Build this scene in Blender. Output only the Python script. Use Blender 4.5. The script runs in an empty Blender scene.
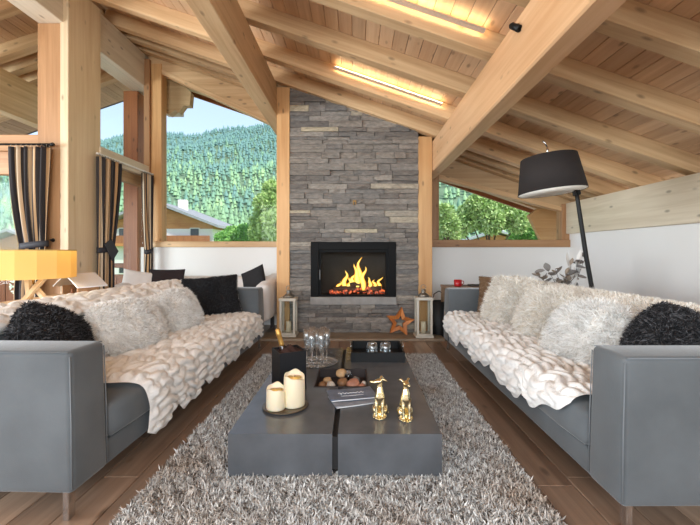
import bpy, bmesh, math, random
import numpy as np
from mathutils import Vector, Matrix, Euler, noise as mnoise

random.seed(7)
rs = np.random.RandomState(11)
SC = bpy.context.scene
COL = SC.collection
R = math.radians
PI = math.pi

# ------------------------------------------------------------------ camera
F_PX = 385.0
cam_d = bpy.data.cameras.new('camera')
cam = bpy.data.objects.new('camera', cam_d)
COL.objects.link(cam)
cam.location = (0, 0, 1.2)
cam.rotation_euler = (R(90), 0, 0)
cam_d.sensor_width = 36
cam_d.lens = 36 * F_PX / 700
cam_d.shift_x = -6 / 700
cam_d.shift_y = -10.5 / 700
cam_d.clip_start = 0.05
cam_d.clip_end = 5000
SC.camera = cam

# ------------------------------------------------------------------ world, sun, daylight
world = bpy.data.worlds.new('world')
SC.world = world
world.use_nodes = True
nt = world.node_tree
nt.nodes.clear()
w_out = nt.nodes.new('ShaderNodeOutputWorld')
w_bg = nt.nodes.new('ShaderNodeBackground')
w_sky = nt.nodes.new('ShaderNodeTexSky')
w_sky.sky_type = 'NISHITA'
w_sky.sun_disc = False
w_sky.sun_elevation = R(48)
w_sky.sun_rotation = R(100)
w_sky.altitude = 1200
w_sky.air_density = 1.0
w_sky.dust_density = 1.5
w_mix = nt.nodes.new('ShaderNodeMix')
w_mix.data_type = 'RGBA'
w_mix.inputs[0].default_value = 0.35
w_mix.inputs[7].default_value = (4.0, 4.4, 4.8, 1)
nt.links.new(w_sky.outputs[0], w_mix.inputs[6])
nt.links.new(w_mix.outputs[2], w_bg.inputs[0])
w_bg.inputs[1].default_value = 0.28
nt.links.new(w_bg.outputs[0], w_out.inputs[0])

sun_d = bpy.data.lights.new('sun', 'SUN')
sun = bpy.data.objects.new('sun', sun_d)
COL.objects.link(sun)
sun_d.energy = 3.8
sun_d.angle = R(3)
sun_d.color = (1.0, 0.95, 0.86)
sun.rotation_euler = Vector((-0.6, 0.45, -0.75)).to_track_quat('-Z', 'Y').to_euler()


def area(name, loc, direction, sx, sy, energy, color):
    d = bpy.data.lights.new(name, 'AREA')
    d.shape = 'RECTANGLE'
    d.size = sx
    d.size_y = sy
    d.energy = energy
    d.color = color
    o = bpy.data.objects.new(name, d)
    COL.objects.link(o)
    o.location = loc
    o.rotation_euler = Vector(direction).to_track_quat('-Z', 'Y').to_euler()
    return o


# area lamps added to boost the room, as daylight from the unseen glazed wall behind the viewer and the tall windows of the dining side
area('daylight_boost_front', (-0.4, -2.9, 2.22), (0, 1, -0.04), 7.0, 1.8, 350, (0.86, 0.945, 1.0))
area('daylight_boost_side', (-7.6, 1.0, 1.6), (1, 0.1, 0.0), 5.0, 2.2, 580, (0.87, 0.95, 1.0))

vs = SC.view_settings
vs.view_transform = 'Standard'
vs.look = 'None'
vs.gamma = 1
vs.use_curve_mapping = False
vs.exposure = 0.2
cy = SC.cycles
cy.max_bounces = 8
cy.diffuse_bounces = 4
cy.glossy_bounces = 4
cy.transmission_bounces = 8
cy.transparent_max_bounces = 12
cy.caustics_reflective = False
cy.caustics_refractive = False
cy.sample_clamp_indirect = 4.0
cy.use_denoising = True

# ------------------------------------------------------------------ materials


def lin(c):
    return tuple(((v / 255) / 12.92 if v / 255 <= 0.04045 else ((v / 255 + 0.055) / 1.055) ** 2.4) for v in c) + (1.0,)


MATS = {}


def base_mat(name):
    m = bpy.data.materials.new(name)
    m.use_nodes = True
    n = m.node_tree.nodes
    return m, n, m.node_tree.links, n['Principled BSDF']


def plain(name, rgb, rough=0.6, metal=0.0, spec=0.5, bump=0.0, bscale=60, var=0.0, vscale=6, emis=None, estr=0, sheen=0, coat=0):
    if name in MATS:
        return MATS[name]
    m, n, l, p = base_mat(name)
    c = lin(rgb)
    p.inputs['Base Color'].default_value = c
    p.inputs['Roughness'].default_value = rough
    p.inputs['Metallic'].default_value = metal
    p.inputs['Specular IOR Level'].default_value = spec
    if sheen:
        p.inputs['Sheen Weight'].default_value = sheen
        p.inputs['Sheen Roughness'].default_value = 0.4
    if coat:
        p.inputs['Coat Weight'].default_value = coat
    if emis:
        p.inputs['Emission Color'].default_value = lin(emis)
        p.inputs['Emission Strength'].default_value = estr
    if var or bump:
        tc = n.new('ShaderNodeTexCoord')
    if var:
        nz = n.new('ShaderNodeTexNoise')
        nz.inputs['Scale'].default_value = vscale
        nz.inputs['Detail'].default_value = 6
        l.new(tc.outputs['Object'], nz.inputs['Vector'])
        cr = n.new('ShaderNodeValToRGB')
        cr.color_ramp.elements[0].position = 0.3
        cr.color_ramp.elements[1].position = 0.7
        cr.color_ramp.elements[0].color = tuple(max(0, v * (1 - var)) for v in c[:3]) + (1,)
        cr.color_ramp.elements[1].color = tuple(min(1, v * (1 + var)) for v in c[:3]) + (1,)
        l.new(nz.outputs[0], cr.inputs[0])
        l.new(cr.outputs[0], p.inputs['Base Color'])
    if bump:
        nb = n.new('ShaderNodeTexNoise')
        nb.inputs['Scale'].default_value = bscale
        nb.inputs['Detail'].default_value = 5
        l.new(tc.outputs['Object'], nb.inputs['Vector'])
        b = n.new('ShaderNodeBump')
        b.inputs['Strength'].default_value = bump
        b.inputs['Distance'].default_value = 0.01
        l.new(nb.outputs[0], b.inputs['Height'])
        l.new(b.outputs[0], p.inputs['Normal'])
    MATS[name] = m
    return m


def wood(name, rgb_a, rgb_b, axis='x', rough=0.5, knots=True, vary=0.18, scale=1.0, bump=0.25):
    key = name + '_' + axis
    if key in MATS:
        return MATS[key]
    m, n, l, p = base_mat(key)
    tc = n.new('ShaderNodeTexCoord')
    oi = n.new('ShaderNodeObjectInfo')
    mul = n.new('ShaderNodeMath')
    mul.operation = 'MULTIPLY'
    mul.inputs[1].default_value = 37.0
    l.new(oi.outputs['Random'], mul.inputs[0])
    comb = n.new('ShaderNodeCombineXYZ')
    for i in range(3):
        l.new(mul.outputs[0], comb.inputs[i])
    add = n.new('ShaderNodeVectorMath')
    add.operation = 'ADD'
    l.new(tc.outputs['Object'], add.inputs[0])
    l.new(comb.outputs[0], add.inputs[1])
    ai = 'xyz'.index(axis)

    def mapped(long_s, cross_s):
        mp = n.new('ShaderNodeMapping')
        s = [cross_s * scale] * 3
        s[ai] = long_s * scale
        mp.inputs['Scale'].default_value = s
        l.new(add.outputs[0], mp.inputs['Vector'])
        return mp
    m1 = mapped(0.7, 16)
    nz = n.new('ShaderNodeTexNoise')
    nz.inputs['Scale'].default_value = 1.0
    nz.inputs['Detail'].default_value = 8
    nz.inputs['Roughness'].default_value = 0.6
    nz.inputs['Distortion'].default_value = 0.6
    l.new(m1.outputs[0], nz.inputs['Vector'])
    m3 = mapped(0.5, 1.6)
    nl = n.new('ShaderNodeTexNoise')
    nl.inputs['Scale'].default_value = 1.0
    nl.inputs['Detail'].default_value = 3
    l.new(m3.outputs[0], nl.inputs['Vector'])
    mixf = n.new('ShaderNodeMath')
    mixf.operation = 'MULTIPLY_ADD'
    mixf.inputs[1].default_value = 0.55
    l.new(nz.outputs[0], mixf.inputs[0])
    hlf = n.new('ShaderNodeMath')
    hlf.operation = 'MULTIPLY'
    hlf.inputs[1].default_value = 0.45
    l.new(nl.outputs[0], hlf.inputs[0])
    l.new(hlf.outputs[0], mixf.inputs[2])
    cr = n.new('ShaderNodeValToRGB')
    cr.color_ramp.elements[0].position = 0.35
    cr.color_ramp.elements[1].position = 0.65
    cr.color_ramp.elements[0].color = lin(rgb_a)
    cr.color_ramp.elements[1].color = lin(rgb_b)
    l.new(mixf.outputs[0], cr.inputs[0])
    hsv = n.new('ShaderNodeHueSaturation')
    vr = n.new('ShaderNodeMapRange')
    vr.inputs[3].default_value = 1 - vary
    vr.inputs[4].default_value = 1 + vary
    l.new(oi.outputs['Random'], vr.inputs[0])
    l.new(vr.outputs[0], hsv.inputs['Value'])
    l.new(cr.outputs[0], hsv.inputs['Color'])
    last = hsv.outputs[0]
    if knots:
        mk = mapped(3.2, 7.5)
        vo = n.new('ShaderNodeTexVoronoi')
        vo.inputs['Scale'].default_value = 1.0
        l.new(mk.outputs[0], vo.inputs['Vector'])
        kr = n.new('ShaderNodeValToRGB')
        kr.color_ramp.elements[0].position = 0.06
        kr.color_ramp.elements[1].position = 0.16
        kr.color_ramp.elements[0].color = (1, 1, 1, 1)
        kr.color_ramp.elements[1].color = (0, 0, 0, 1)
        l.new(vo.outputs['Distance'], kr.inputs[0])
        mk2 = n.new('ShaderNodeMix')
        mk2.data_type = 'RGBA'
        km = n.new('ShaderNodeMath')
        km.operation = 'MULTIPLY'
        km.inputs[1].default_value = 0.65
        l.new(kr.outputs[0], km.inputs[0])
        l.new(km.outputs[0], mk2.inputs[0])
        l.new(last, mk2.inputs[6])
        mk2.inputs[7].default_value = tuple(v * 0.35 for v in lin(rgb_a)[:3]) + (1,)
        last = mk2.outputs[2]
    l.new(last, p.inputs['Base Color'])
    p.inputs['Roughness'].default_value = rough
    b = n.new('ShaderNodeBump')
    b.inputs['Strength'].default_value = bump
    b.inputs['Distance'].default_value = 0.006
    l.new(nz.outputs[0], b.inputs['Height'])
    l.new(b.outputs[0], p.inputs['Normal'])
    MATS[key] = m
    return m


PINE = ((184, 144, 102), (224, 192, 150))
PINE_WARM = ((192, 138, 84), (222, 176, 122))
PINE_PALE = ((196, 180, 156), (226, 214, 194))
PINE_BROWN = ((150, 106, 70), (190, 146, 104))


def pine(axis='x'):
    return wood('pine', *PINE, axis=axis)


def pine_warm(axis='x'):
    return wood('pine_warm', *PINE_WARM, axis=axis, vary=0.08)


def pine_pale(axis='x'):
    return wood('pine_pale', *PINE_PALE, axis=axis, vary=0.06)


def pine_brown(axis='x'):
    return wood('pine_brown', *PINE_BROWN, axis=axis, vary=0.08)


def ext_wood(axis='x'):
    return wood('larch_weathered', (124, 70, 40), (176, 112, 70), axis=axis, vary=0.15)


def glass_pane():
    if 'pane_glass' in MATS:
        return MATS['pane_glass']
    m = bpy.data.materials.new('pane_glass')
    m.use_nodes = True
    n, l = m.node_tree.nodes, m.node_tree.links
    n.clear()
    o = n.new('ShaderNodeOutputMaterial')
    t = n.new('ShaderNodeBsdfTransparent')
    t.inputs[0].default_value = (0.97, 0.985, 0.98, 1)
    g = n.new('ShaderNodeBsdfGlossy')
    g.inputs['Roughness'].default_value = 0.01
    fr = n.new('ShaderNodeLayerWeight')
    fr.inputs[0].default_value = 0.5
    pw = n.new('ShaderNodeMath')
    pw.operation = 'POWER'
    pw.inputs[1].default_value = 4.0
    l.new(fr.outputs['Facing'], pw.inputs[0])
    ma = n.new('ShaderNodeMath')
    ma.operation = 'MULTIPLY_ADD'
    ma.inputs[1].default_value = 0.45
    ma.inputs[2].default_value = 0.006
    l.new(pw.outputs[0], ma.inputs[0])
    mx = n.new('ShaderNodeMixShader')
    l.new(ma.outputs[0], mx.inputs[0])
    l.new(t.outputs[0], mx.inputs[1])
    l.new(g.outputs[0], mx.inputs[2])
    l.new(mx.outputs[0], o.inputs[0])
    MATS['pane_glass'] = m
    return m


def drink_glass():
    """thin crystal: mostly clear, mirror-like towards its edges"""
    if 'crystal' in MATS:
        return MATS['crystal']
    m = bpy.data.materials.new('crystal')
    m.use_nodes = True
    n, l = m.node_tree.nodes, m.node_tree.links
    n.clear()
    o = n.new('ShaderNodeOutputMaterial')
    t = n.new('ShaderNodeBsdfTransparent')
    t.inputs[0].default_value = (0.93, 0.95, 0.96, 1)
    g = n.new('ShaderNodeBsdfGlossy')
    g.inputs['Roughness'].default_value = 0.25
    g.inputs[0].default_value = (1, 1, 1, 1)
    fr = n.new('ShaderNodeLayerWeight')
    pw = n.new('ShaderNodeMath')
    pw.operation = 'POWER'
    pw.inputs[1].default_value = 2.0
    l.new(fr.outputs['Facing'], pw.inputs[0])
    ma = n.new('ShaderNodeMath')
    ma.operation = 'MULTIPLY_ADD'
    ma.inputs[1].default_value = 0.75
    ma.inputs[2].default_value = 0.20
    l.new(pw.outputs[0], ma.inputs[0])
    mx = n.new('ShaderNodeMixShader')
    l.new(ma.outputs[0], mx.inputs[0])
    l.new(t.outputs[0], mx.inputs[1])
    l.new(g.outputs[0], mx.inputs[2])
    l.new(mx.outputs[0], o.inputs[0])
    MATS['crystal'] = m
    return m


def strand_mat(name, dark, mid, light, rough=0.8, noise_scale=0, noise_col=None):
    m, n, l, p = base_mat(name)
    at_ = n.new('ShaderNodeAttribute')
    at_.attribute_name = 'tone'
    cr = n.new('ShaderNodeValToRGB')
    e = cr.color_ramp.elements
    e[0].position = 0.0
    e[0].color = lin(dark)
    e[1].position = 1.0
    e[1].color = lin(light)
    k = e.new(0.45)
    k.color = lin(mid)
    l.new(at_.outputs['Fac'], cr.inputs[0])
    out = cr.outputs[0]
    if noise_scale:
        tc = n.new('ShaderNodeTexCoord')
        nz = n.new('ShaderNodeTexNoise')
        nz.inputs['Scale'].default_value = noise_scale
        nz.inputs['Detail'].default_value = 3
        l.new(tc.outputs['Object'], nz.inputs['Vector'])
        rr = n.new('ShaderNodeValToRGB')
        rr.color_ramp.elements[0].position = 0.5
        rr.color_ramp.elements[1].position = 0.72
        rr.color_ramp.elements[0].color = (0, 0, 0, 1)
        rr.color_ramp.elements[1].color = (0.75, 0.75, 0.75, 1)
        l.new(nz.outputs[0], rr.inputs[0])
        mx = n.new('ShaderNodeMix')
        mx.data_type = 'RGBA'
        mx.blend_type = 'MULTIPLY'
        l.new(rr.outputs[0], mx.inputs[0])
        l.new(out, mx.inputs[6])
        mx.inputs[7].default_value = lin(noise_col)
        out = mx.outputs[2]
    l.new(out, p.inputs['Base Color'])
    p.inputs['Roughness'].default_value = rough
    p.inputs['Specular IOR Level'].default_value = 0.2
    return m


def emit(name, rgb, strength):
    m = bpy.data.materials.new(name)
    m.use_nodes = True
    n, l = m.node_tree.nodes, m.node_tree.links
    n.clear()
    o = n.new('ShaderNodeOutputMaterial')
    e = n.new('ShaderNodeEmission')
    e.inputs[0].default_value = lin(rgb)
    e.inputs[1].default_value = strength
    l.new(e.outputs[0], o.inputs[0])
    return m


# ------------------------------------------------------------------ mesh helpers


def link(name, me, mat, parent=None, loc=(0, 0, 0), rot=(0, 0, 0)):
    o = bpy.data.objects.new(name, me)
    COL.objects.link(o)
    if mat is not None and not me.materials:
        me.materials.append(mat)
    o.location = loc
    o.rotation_euler = rot
    if parent is not None:
        o.parent = parent
    return o


def from_bm(name, bm, mat, parent=None, loc=(0, 0, 0), rot=(0, 0, 0), smooth=False):
    me = bpy.data.meshes.new(name)
    bm.to_mesh(me)
    bm.free()
    if smooth:
        me.polygons.foreach_set('use_smooth', [True] * len(me.polygons))
    return link(name, me, mat, parent, loc, rot)


def from_data(name, verts, faces, mat, parent=None, loc=(0, 0, 0), rot=(0, 0, 0), smooth=False):
    me = bpy.data.meshes.new(name)
    me.from_pydata([tuple(v) for v in verts], [], faces)
    me.validate()
    if smooth:
        me.polygons.foreach_set('use_smooth', [True] * len(me.polygons))
    return link(name, me, mat, parent, loc, rot)


def thing(name, label, cat, loc=(0, 0, 0), rot=(0, 0, 0), group=None):
    o = bpy.data.objects.new(name, None)
    o.empty_display_size = 0.1
    COL.objects.link(o)
    o.location = loc
    o.rotation_euler = rot
    tag(o, label, cat, group)
    return o


def tag(o, label=None, cat=None, group=None, kind=None):
    if label:
        o['label'] = label
    if cat:
        o['category'] = cat
    if group:
        o['group'] = group
    if kind:
        o['kind'] = kind
    return o


def struct(name, loc=(0, 0, 0)):
    o = bpy.data.objects.new(name, None)
    COL.objects.link(o)
    o.location = loc
    o['kind'] = 'structure'
    return o


def bm_box(bm, size, c=(0, 0, 0), rot=None, bevel=0.0, seg=1):
    mat = Matrix.Translation(c)
    if rot is not None:
        mat = mat @ Euler(rot).to_matrix().to_4x4()
    mat = mat @ Matrix.Diagonal((size[0], size[1], size[2], 1))
    r = bmesh.ops.create_cube(bm, size=1.0, matrix=mat)
    if bevel:
        es = list({e for v in r['verts'] for e in v.link_edges})
        bmesh.ops.bevel(bm, geom=es, offset=bevel, segments=seg, affect='EDGES', profile=0.5)


def box(name, size, loc, mat, parent=None, rot=(0, 0, 0), bevel=0.0, seg=1, smooth=False):
    bm = bmesh.new()
    bm_box(bm, size, bevel=bevel, seg=seg)
    return from_bm(name, bm, mat, parent, loc, rot, smooth)


def box2(name, a, b, mat, parent=None, bevel=0.0, seg=1, smooth=False):
    """box between two corners"""
    size = [abs(b[i] - a[i]) for i in range(3)]
    c = [(a[i] + b[i]) / 2 for i in range(3)]
    return box(name, size, c, mat, parent, bevel=bevel, seg=seg, smooth=smooth)


def prism_y(name, pts, y0, y1, mat, parent=None):
    """polygon in x-z extruded along y; origin at its first corner"""
    ox, oz = pts[0]
    v = [(x - ox, 0, z - oz) for x, z in pts] + [(x - ox, y1 - y0, z - oz) for x, z in pts]
    k = len(pts)
    f = [list(range(k)), list(range(2 * k - 1, k - 1, -1))]
    f += [[i, i + k, (i + 1) % k + k, (i + 1) % k] for i in range(k)]
    o = from_data(name, v, f, mat, parent, (ox, y0, oz))
    fix_normals(o)
    return o


def prism_z(name, pts, z0, z1, mat, parent=None, loc=(0, 0, 0)):
    v = [(x, y, z0) for x, y in pts] + [(x, y, z1) for x, y in pts]
    k = len(pts)
    f = [list(range(k)), list(range(2 * k - 1, k - 1, -1))]
    f += [[i, i + k, (i + 1) % k + k, (i + 1) % k] for i in range(k)]
    o = from_data(name, v, f, mat, parent, loc)
    fix_normals(o)
    return o


def fix_normals(o):
    bm = bmesh.new()
    bm.from_mesh(o.data)
    bmesh.ops.recalc_face_normals(bm, faces=bm.faces)
    bm.to_mesh(o.data)
    bm.free()


def tube_data(pts, radii, n=8, cap=True):
    pts = [Vector(p) for p in pts]
    if not hasattr(radii, '__len__'):
        radii = [radii] * len(pts)
    verts, faces = [], []
    up = Vector((0, 0, 1))
    prev = None
    for i, p in enumerate(pts):
        d = (pts[min(i + 1, len(pts) - 1)] - pts[max(i - 1, 0)]).normalized()
        if prev is None:
            a = d.orthogonal().normalized()
        else:
            a = (prev - d * prev.dot(d)).normalized()
        prev = a
        b = d.cross(a)
        for k in range(n):
            t = 2 * PI * k / n
            verts.append(p + (a * math.cos(t) + b * math.sin(t)) * radii[i])
    for i in range(len(pts) - 1):
        for k in range(n):
            faces.append([i * n + k, i * n + (k + 1) % n, (i + 1) * n + (k + 1) % n, (i + 1) * n + k])
    if cap:
        faces.append(list(range(n - 1, -1, -1)))
        faces.append([(len(pts) - 1) * n + k for k in range(n)])
    return verts, faces


def tube(name, pts, radii, mat, parent=None, n=8, loc=(0, 0, 0), rot=(0, 0, 0)):
    v, f = tube_data(pts, radii, n)
    return from_data(name, v, f, mat, parent, loc, rot, smooth=True)


def lathe_data(profile, n=24, c=(0, 0, 0), closed=False):
    verts, faces = [], []
    for r, z in profile:
        for k in range(n):
            t = 2 * PI * k / n
            verts.append((c[0] + r * math.cos(t), c[1] + r * math.sin(t), c[2] + z))
    m = len(profile)
    for i in range(m - 1 if not closed else m):
        j = (i + 1) % m
        for k in range(n):
            faces.append([i * n + k, i * n + (k + 1) % n, j * n + (k + 1) % n, j * n + k])
    if not closed:
        if profile[0][0] > 1e-6:
            faces.append(list(range(n - 1, -1, -1)))
        if profile[-1][0] > 1e-6:
            faces.append([(m - 1) * n + k for k in range(n)])
    return verts, faces


def lathe(name, profile, mat, parent=None, n=24, loc=(0, 0, 0), rot=(0, 0, 0), closed=False, smooth=True):
    v, f = lathe_data(profile, n, closed=closed)
    o = from_data(name, v, f, mat, parent, loc, rot, smooth)
    bm = bmesh.new()
    bm.from_mesh(o.data)
    bmesh.ops.remove_doubles(bm, verts=bm.verts, dist=1e-5)
    bmesh.ops.recalc_face_normals(bm, faces=bm.faces)
    bm.to_mesh(o.data)
    bm.free()
    if smooth:
        o.data.polygons.foreach_set('use_smooth', [True] * len(o.data.polygons))
    return o


def fast_mesh(name, verts, tris, tone=None):
    """big triangle soup from numpy arrays; tone = per-vertex float attribute"""
    me = bpy.data.meshes.new(name)
    nv, nf = len(verts), len(tris)
    me.vertices.add(nv)
    me.vertices.foreach_set('co', np.asarray(verts, np.float32).ravel())
    me.loops.add(nf * 3)
    me.loops.foreach_set('vertex_index', np.asarray(tris, np.int32).ravel())
    me.polygons.add(nf)
    me.polygons.foreach_set('loop_start', np.arange(0, nf * 3, 3, dtype=np.int32))
    me.polygons.foreach_set('loop_total', np.full(nf, 3, np.int32))
    me.update(calc_edges=True)
    if tone is not None:
        a = me.attributes.new('tone', 'FLOAT', 'POINT')
        a.data.foreach_set('value', np.asarray(tone, np.float32))
    return me


def strand_mesh(name, P, N, length, width, spread=0.5, bias=(0, 0, 0), curl=0.4, tone=None):
    """soft hair or pile: one bent tapering blade at each point P, growing along N"""
    n = len(P)
    P = np.asarray(P, float)
    N = np.asarray(N, float)
    D = N + rs.normal(0, spread, (n, 3)) + np.asarray(bias)
    D /= np.linalg.norm(D, axis=1, keepdims=True) + 1e-9
    L = np.broadcast_to(length, (n,)) * (0.6 + 0.6 * rs.rand(n))
    W = np.broadcast_to(width, (n,)) * (0.7 + 0.6 * rs.rand(n))
    rnd = rs.normal(0, 1, (n, 3))
    S = np.cross(D, rnd)
    S /= np.linalg.norm(S, axis=1, keepdims=True) + 1e-9
    bend = rs.normal(0, curl, (n, 3)) + np.asarray(bias) * 0.7
    M = P + D * (L * 0.55)[:, None]
    D2 = D + bend
    D2 /= np.linalg.norm(D2, axis=1, keepdims=True) + 1e-9
    T = M + D2 * (L * 0.5)[:, None]
    h = (W / 2)[:, None]
    V = np.empty((n, 5, 3))
    V[:, 0] = P - S * h
    V[:, 1] = P + S * h
    V[:, 2] = M - S * h * 0.9
    V[:, 3] = M + S * h * 0.9
    V[:, 4] = T
    base = (np.arange(n) * 5)[:, None]
    F = np.stack([base + np.array([[0, 1, 3]]), base + np.array([[0, 3, 2]]), base + np.array([[2, 3, 4]])], 1).reshape(-1, 3)
    if tone is None:
        tone = rs.rand(n)
    return fast_mesh(name, V.reshape(-1, 3), F, np.repeat(tone, 5))


def sample_surface(me, count):
    """random points and normals over the triangles of a mesh"""
    me.calc_loop_triangles()
    nt_ = len(me.loop_triangles)
    idx = np.empty(nt_ * 3, np.int32)
    me.loop_triangles.foreach_get('vertices', idx)
    co = np.empty(len(me.vertices) * 3, np.float32)
    me.vertices.foreach_get('co', co)
    co = co.reshape(-1, 3)
    nr = np.empty(len(me.vertices) * 3, np.float32)
    me.vertices.foreach_get('normal', nr)
    nr = nr.reshape(-1, 3)
    T = idx.reshape(-1, 3)
    A, B, C = co[T[:, 0]], co[T[:, 1]], co[T[:, 2]]
    ar = np.linalg.norm(np.cross(B - A, C - A), axis=1)
    pick = rs.choice(nt_, count, p=ar / ar.sum())
    u, v = rs.rand(count), rs.rand(count)
    fl = u + v > 1
    u[fl], v[fl] = 1 - u[fl], 1 - v[fl]
    w = 1 - u - v
    P = A[pick] * w[:, None] + B[pick] * u[:, None] + C[pick] * v[:, None]
    Nn = nr[T[pick, 0]] * w[:, None] + nr[T[pick, 1]] * u[:, None] + nr[T[pick, 2]] * v[:, None]
    Nn /= np.linalg.norm(Nn, axis=1, keepdims=True) + 1e-9
    return P, Nn


def bake(o, mods):
    """apply modifiers (type, settings) to a mesh object without operators"""
    for t, kw in mods:
        m = o.modifiers.new(t.lower(), t)
        for k, v in kw.items():
            setattr(m, k, v)
    dg = bpy.context.evaluated_depsgraph_get()
    me = bpy.data.meshes.new_from_object(o.evaluated_get(dg))
    o.modifiers.clear()
    o.data = me
    return o


def copy_tree(o, parent=None):
    c = o.copy()
    COL.objects.link(c)
    c.parent = parent
    for ch in list(o.children):
        copy_tree(ch, c)
    return c


def grid_faces(nu, nv, wrap_u=False):
    f = []
    for i in range(nu - (0 if wrap_u else 1)):
        for j in range(nv - 1):
            a, b = i, (i + 1) % nu
            f.append([a * nv + j, b * nv + j, b * nv + j + 1, a * nv + j + 1])
    return f


# ------------------------------------------------------------------ dimensions of the place
SLOPE = 0.345
ANG = math.atan(SLOPE)
RIDGE_X = -3.6
Y_WIN = 6.35      # window wall
Y_CH = 5.6        # face of the chimney breast
X_R = 3.51        # right wall
X_L = -3.45       # glazed side wall beside the chimney room
Y_GAB = 4.72      # glazed gable wall left of the tall post
X_FAR = -8.0
Y_FRONT = -3.0
RAFT_H = 0.19


def zr(x):
    """underside of the rafters"""
    return 3.254 - SLOPE * x if x >= RIDGE_X else 3.254 - SLOPE * RIDGE_X - SLOPE * (RIDGE_X - x)


# ================================================================== STRUCTURE
# ---- floor of separate planks
floor = struct('floor')
box2('subfloor', (X_FAR, Y_FRONT, -0.12), (X_R + 0.1, Y_WIN + 0.1, -0.022), plain('subfloor_dark', (38, 28, 22), 0.9), floor)
plank_mat = wood('oak_floor', (116, 92, 76), (170, 142, 120), axis='y', rough=0.33, knots=True, vary=0.28, scale=0.9, bump=0.3)
PW = 0.19
bm = bmesh.new()
bm_box(bm, (PW - 0.004, 2.196, 0.022), bevel=0.0025)
plank_me = bpy.data.meshes.new('plank')
bm.to_mesh(plank_me)
bm.free()
plank_me.materials.append(plank_mat)
x = X_FAR + PW / 2
row = 0
while x < X_R:
    off = random.choice([0.0, 0.55, 1.1, 1.65]) + random.uniform(-0.12, 0.12)
    y = Y_FRONT - off
    while y < Y_WIN:
        if (x > -4.2 or y + 2.2 > 0) and y + 2.2 > Y_FRONT and not (x < -4.4 and y > Y_GAB):
            link('plank', plank_me, None, floor, (x, y + 1.1, -0.011))
        y += 2.2
    x += PW
    row += 1

# ---- right wall
plaster = plain('white_plaster', (236, 234, 232), 0.85, bump=0.06, bscale=90)
wr = struct('wall_right')
box2('plaster', (X_R, Y_FRONT, 0), (X_R + 0.25, Y_WIN + 0.25, 1.75), plaster, wr)
box2('wall_plate_beam', (X_R - 0.06, Y_FRONT, 1.497), (X_R + 0.2, Y_WIN - 0.02, 2.0), pine_pale('y'), wr, bevel=0.006)
bm = bmesh.new()
b = struct('baseboard_right')
box2('board', (X_R - 0.015, Y_FRONT, 0), (X_R, Y_WIN, 0.09), plain('white_paint', (232, 230, 226), 0.5), b)
bm.free()

# ---- back wall pieces
wbl = struct('wall_back_left')
box2('plaster', (X_L - 0.1, Y_WIN, 0), (-1.1, Y_WIN + 0.25, 1.28), plaster, wbl)
wbr = struct('wall_back_right')
box2('plaster', (1.08, Y_WIN, 0), (X_R + 0.25, Y_WIN + 0.25, 1.28), plaster, wbr)
bb = struct('baseboard_back')
box2('board', (1.12, Y_WIN - 0.015, 0), (X_R, Y_WIN, 0.09), MATS['white_paint'], bb)

# walls of the room behind the viewer: glazed front, glazed dining side
wf = struct('wall_front')
for a, c in (((X_FAR, 0.0), (X_R, 1.3)),):
    box2('plaster', (a[0], Y_FRONT - 0.2, a[1]), (c[0], Y_FRONT, c[1]), plaster, wf)
prism_y('plaster', [(X_FAR, 3.15), (X_R, 3.15), (X_R, 3.2), (RIDGE_X, 4.7), (X_FAR, 3.2)], Y_FRONT - 0.2, Y_FRONT, plaster, wf)
for xx in (X_FAR, -6.0, -4.0, 3.3):
    box2('mullion', (xx, Y_FRONT - 0.2, 1.3), (xx + 0.2, Y_FRONT, 3.15), pine('z'), wf)
wfl = struct('wall_far_left')
box2('plaster', (X_FAR - 0.2, Y_FRONT, 0), (X_FAR, Y_GAB, 0.4), plaster, wfl)
box2('plaster', (X_FAR - 0.2, Y_FRONT, 2.7), (X_FAR, Y_GAB, 3.1), plaster, wfl)
for yy in (Y_FRONT, -1.5, 3.5, Y_GAB - 0.2):
    box2('mullion', (X_FAR - 0.2, yy, 0.4), (X_FAR, yy + 0.2, 2.7), pine('z'), wfl)

# ---- roof: rafters, deck boards, purlins, ridge beam
ceil = struct('ceiling')
Y_OUT = 7.85
raft_ys = [5.50, 4.80, 4.02, 3.22, 2.48, 1.74, 1.0, 0.26, -0.48, -1.22, -1.96, -2.7, 5.84, 6.17, 6.8, 7.5]
x0, x1 = RIDGE_X, X_R + 0.75
LR = (x1 - x0) / math.cos(ANG)
rb = bmesh.new()
bm_box(rb, (LR, 0.14, RAFT_H * math.cos(ANG)), bevel=0.004)
raft_me = bpy.data.meshes.new('rafter')
rb.to_mesh(raft_me)
rb.free()
raft_me.materials.append(pine('x'))
xl0 = -8.6
LL = (RIDGE_X - xl0) / math.cos(ANG)
rb = bmesh.new()
bm_box(rb, (LL, 0.14, RAFT_H * math.cos(ANG)), bevel=0.004)
raftl_me = bpy.data.meshes.new('rafter')
rb.to_mesh(raftl_me)
rb.free()
raftl_me.materials.append(pine('x'))
for yy in raft_ys:
    xm = (x0 + x1) / 2
    link('rafter', raft_me, None, ceil, (xm, yy + 0.07, zr(xm) + RAFT_H / 2), (0, ANG, 0))
    if yy < 7.0:
        xm = (RIDGE_X + xl0) / 2
        link('rafter', raftl_me, None, ceil, (xm, yy + 0.07, zr(xm) + RAFT_H / 2), (0, -ANG, 0))
BW = 0.145
deck_mat = wood('deck_pine', (186, 146, 112), (218, 184, 148), axis='y', vary=0.12)
bb_ = bmesh.new()
bm_box(bb_, (BW - 0.004, Y_OUT - Y_FRONT + 0.3, 0.022), bevel=0.003)
deck_me = bpy.data.meshes.new('board')
bb_.to_mesh(deck_me)
bb_.free()
deck_me.materials.append(deck_mat)
ym = (Y_OUT + Y_FRONT - 0.3) / 2
s = BW / 2
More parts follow.
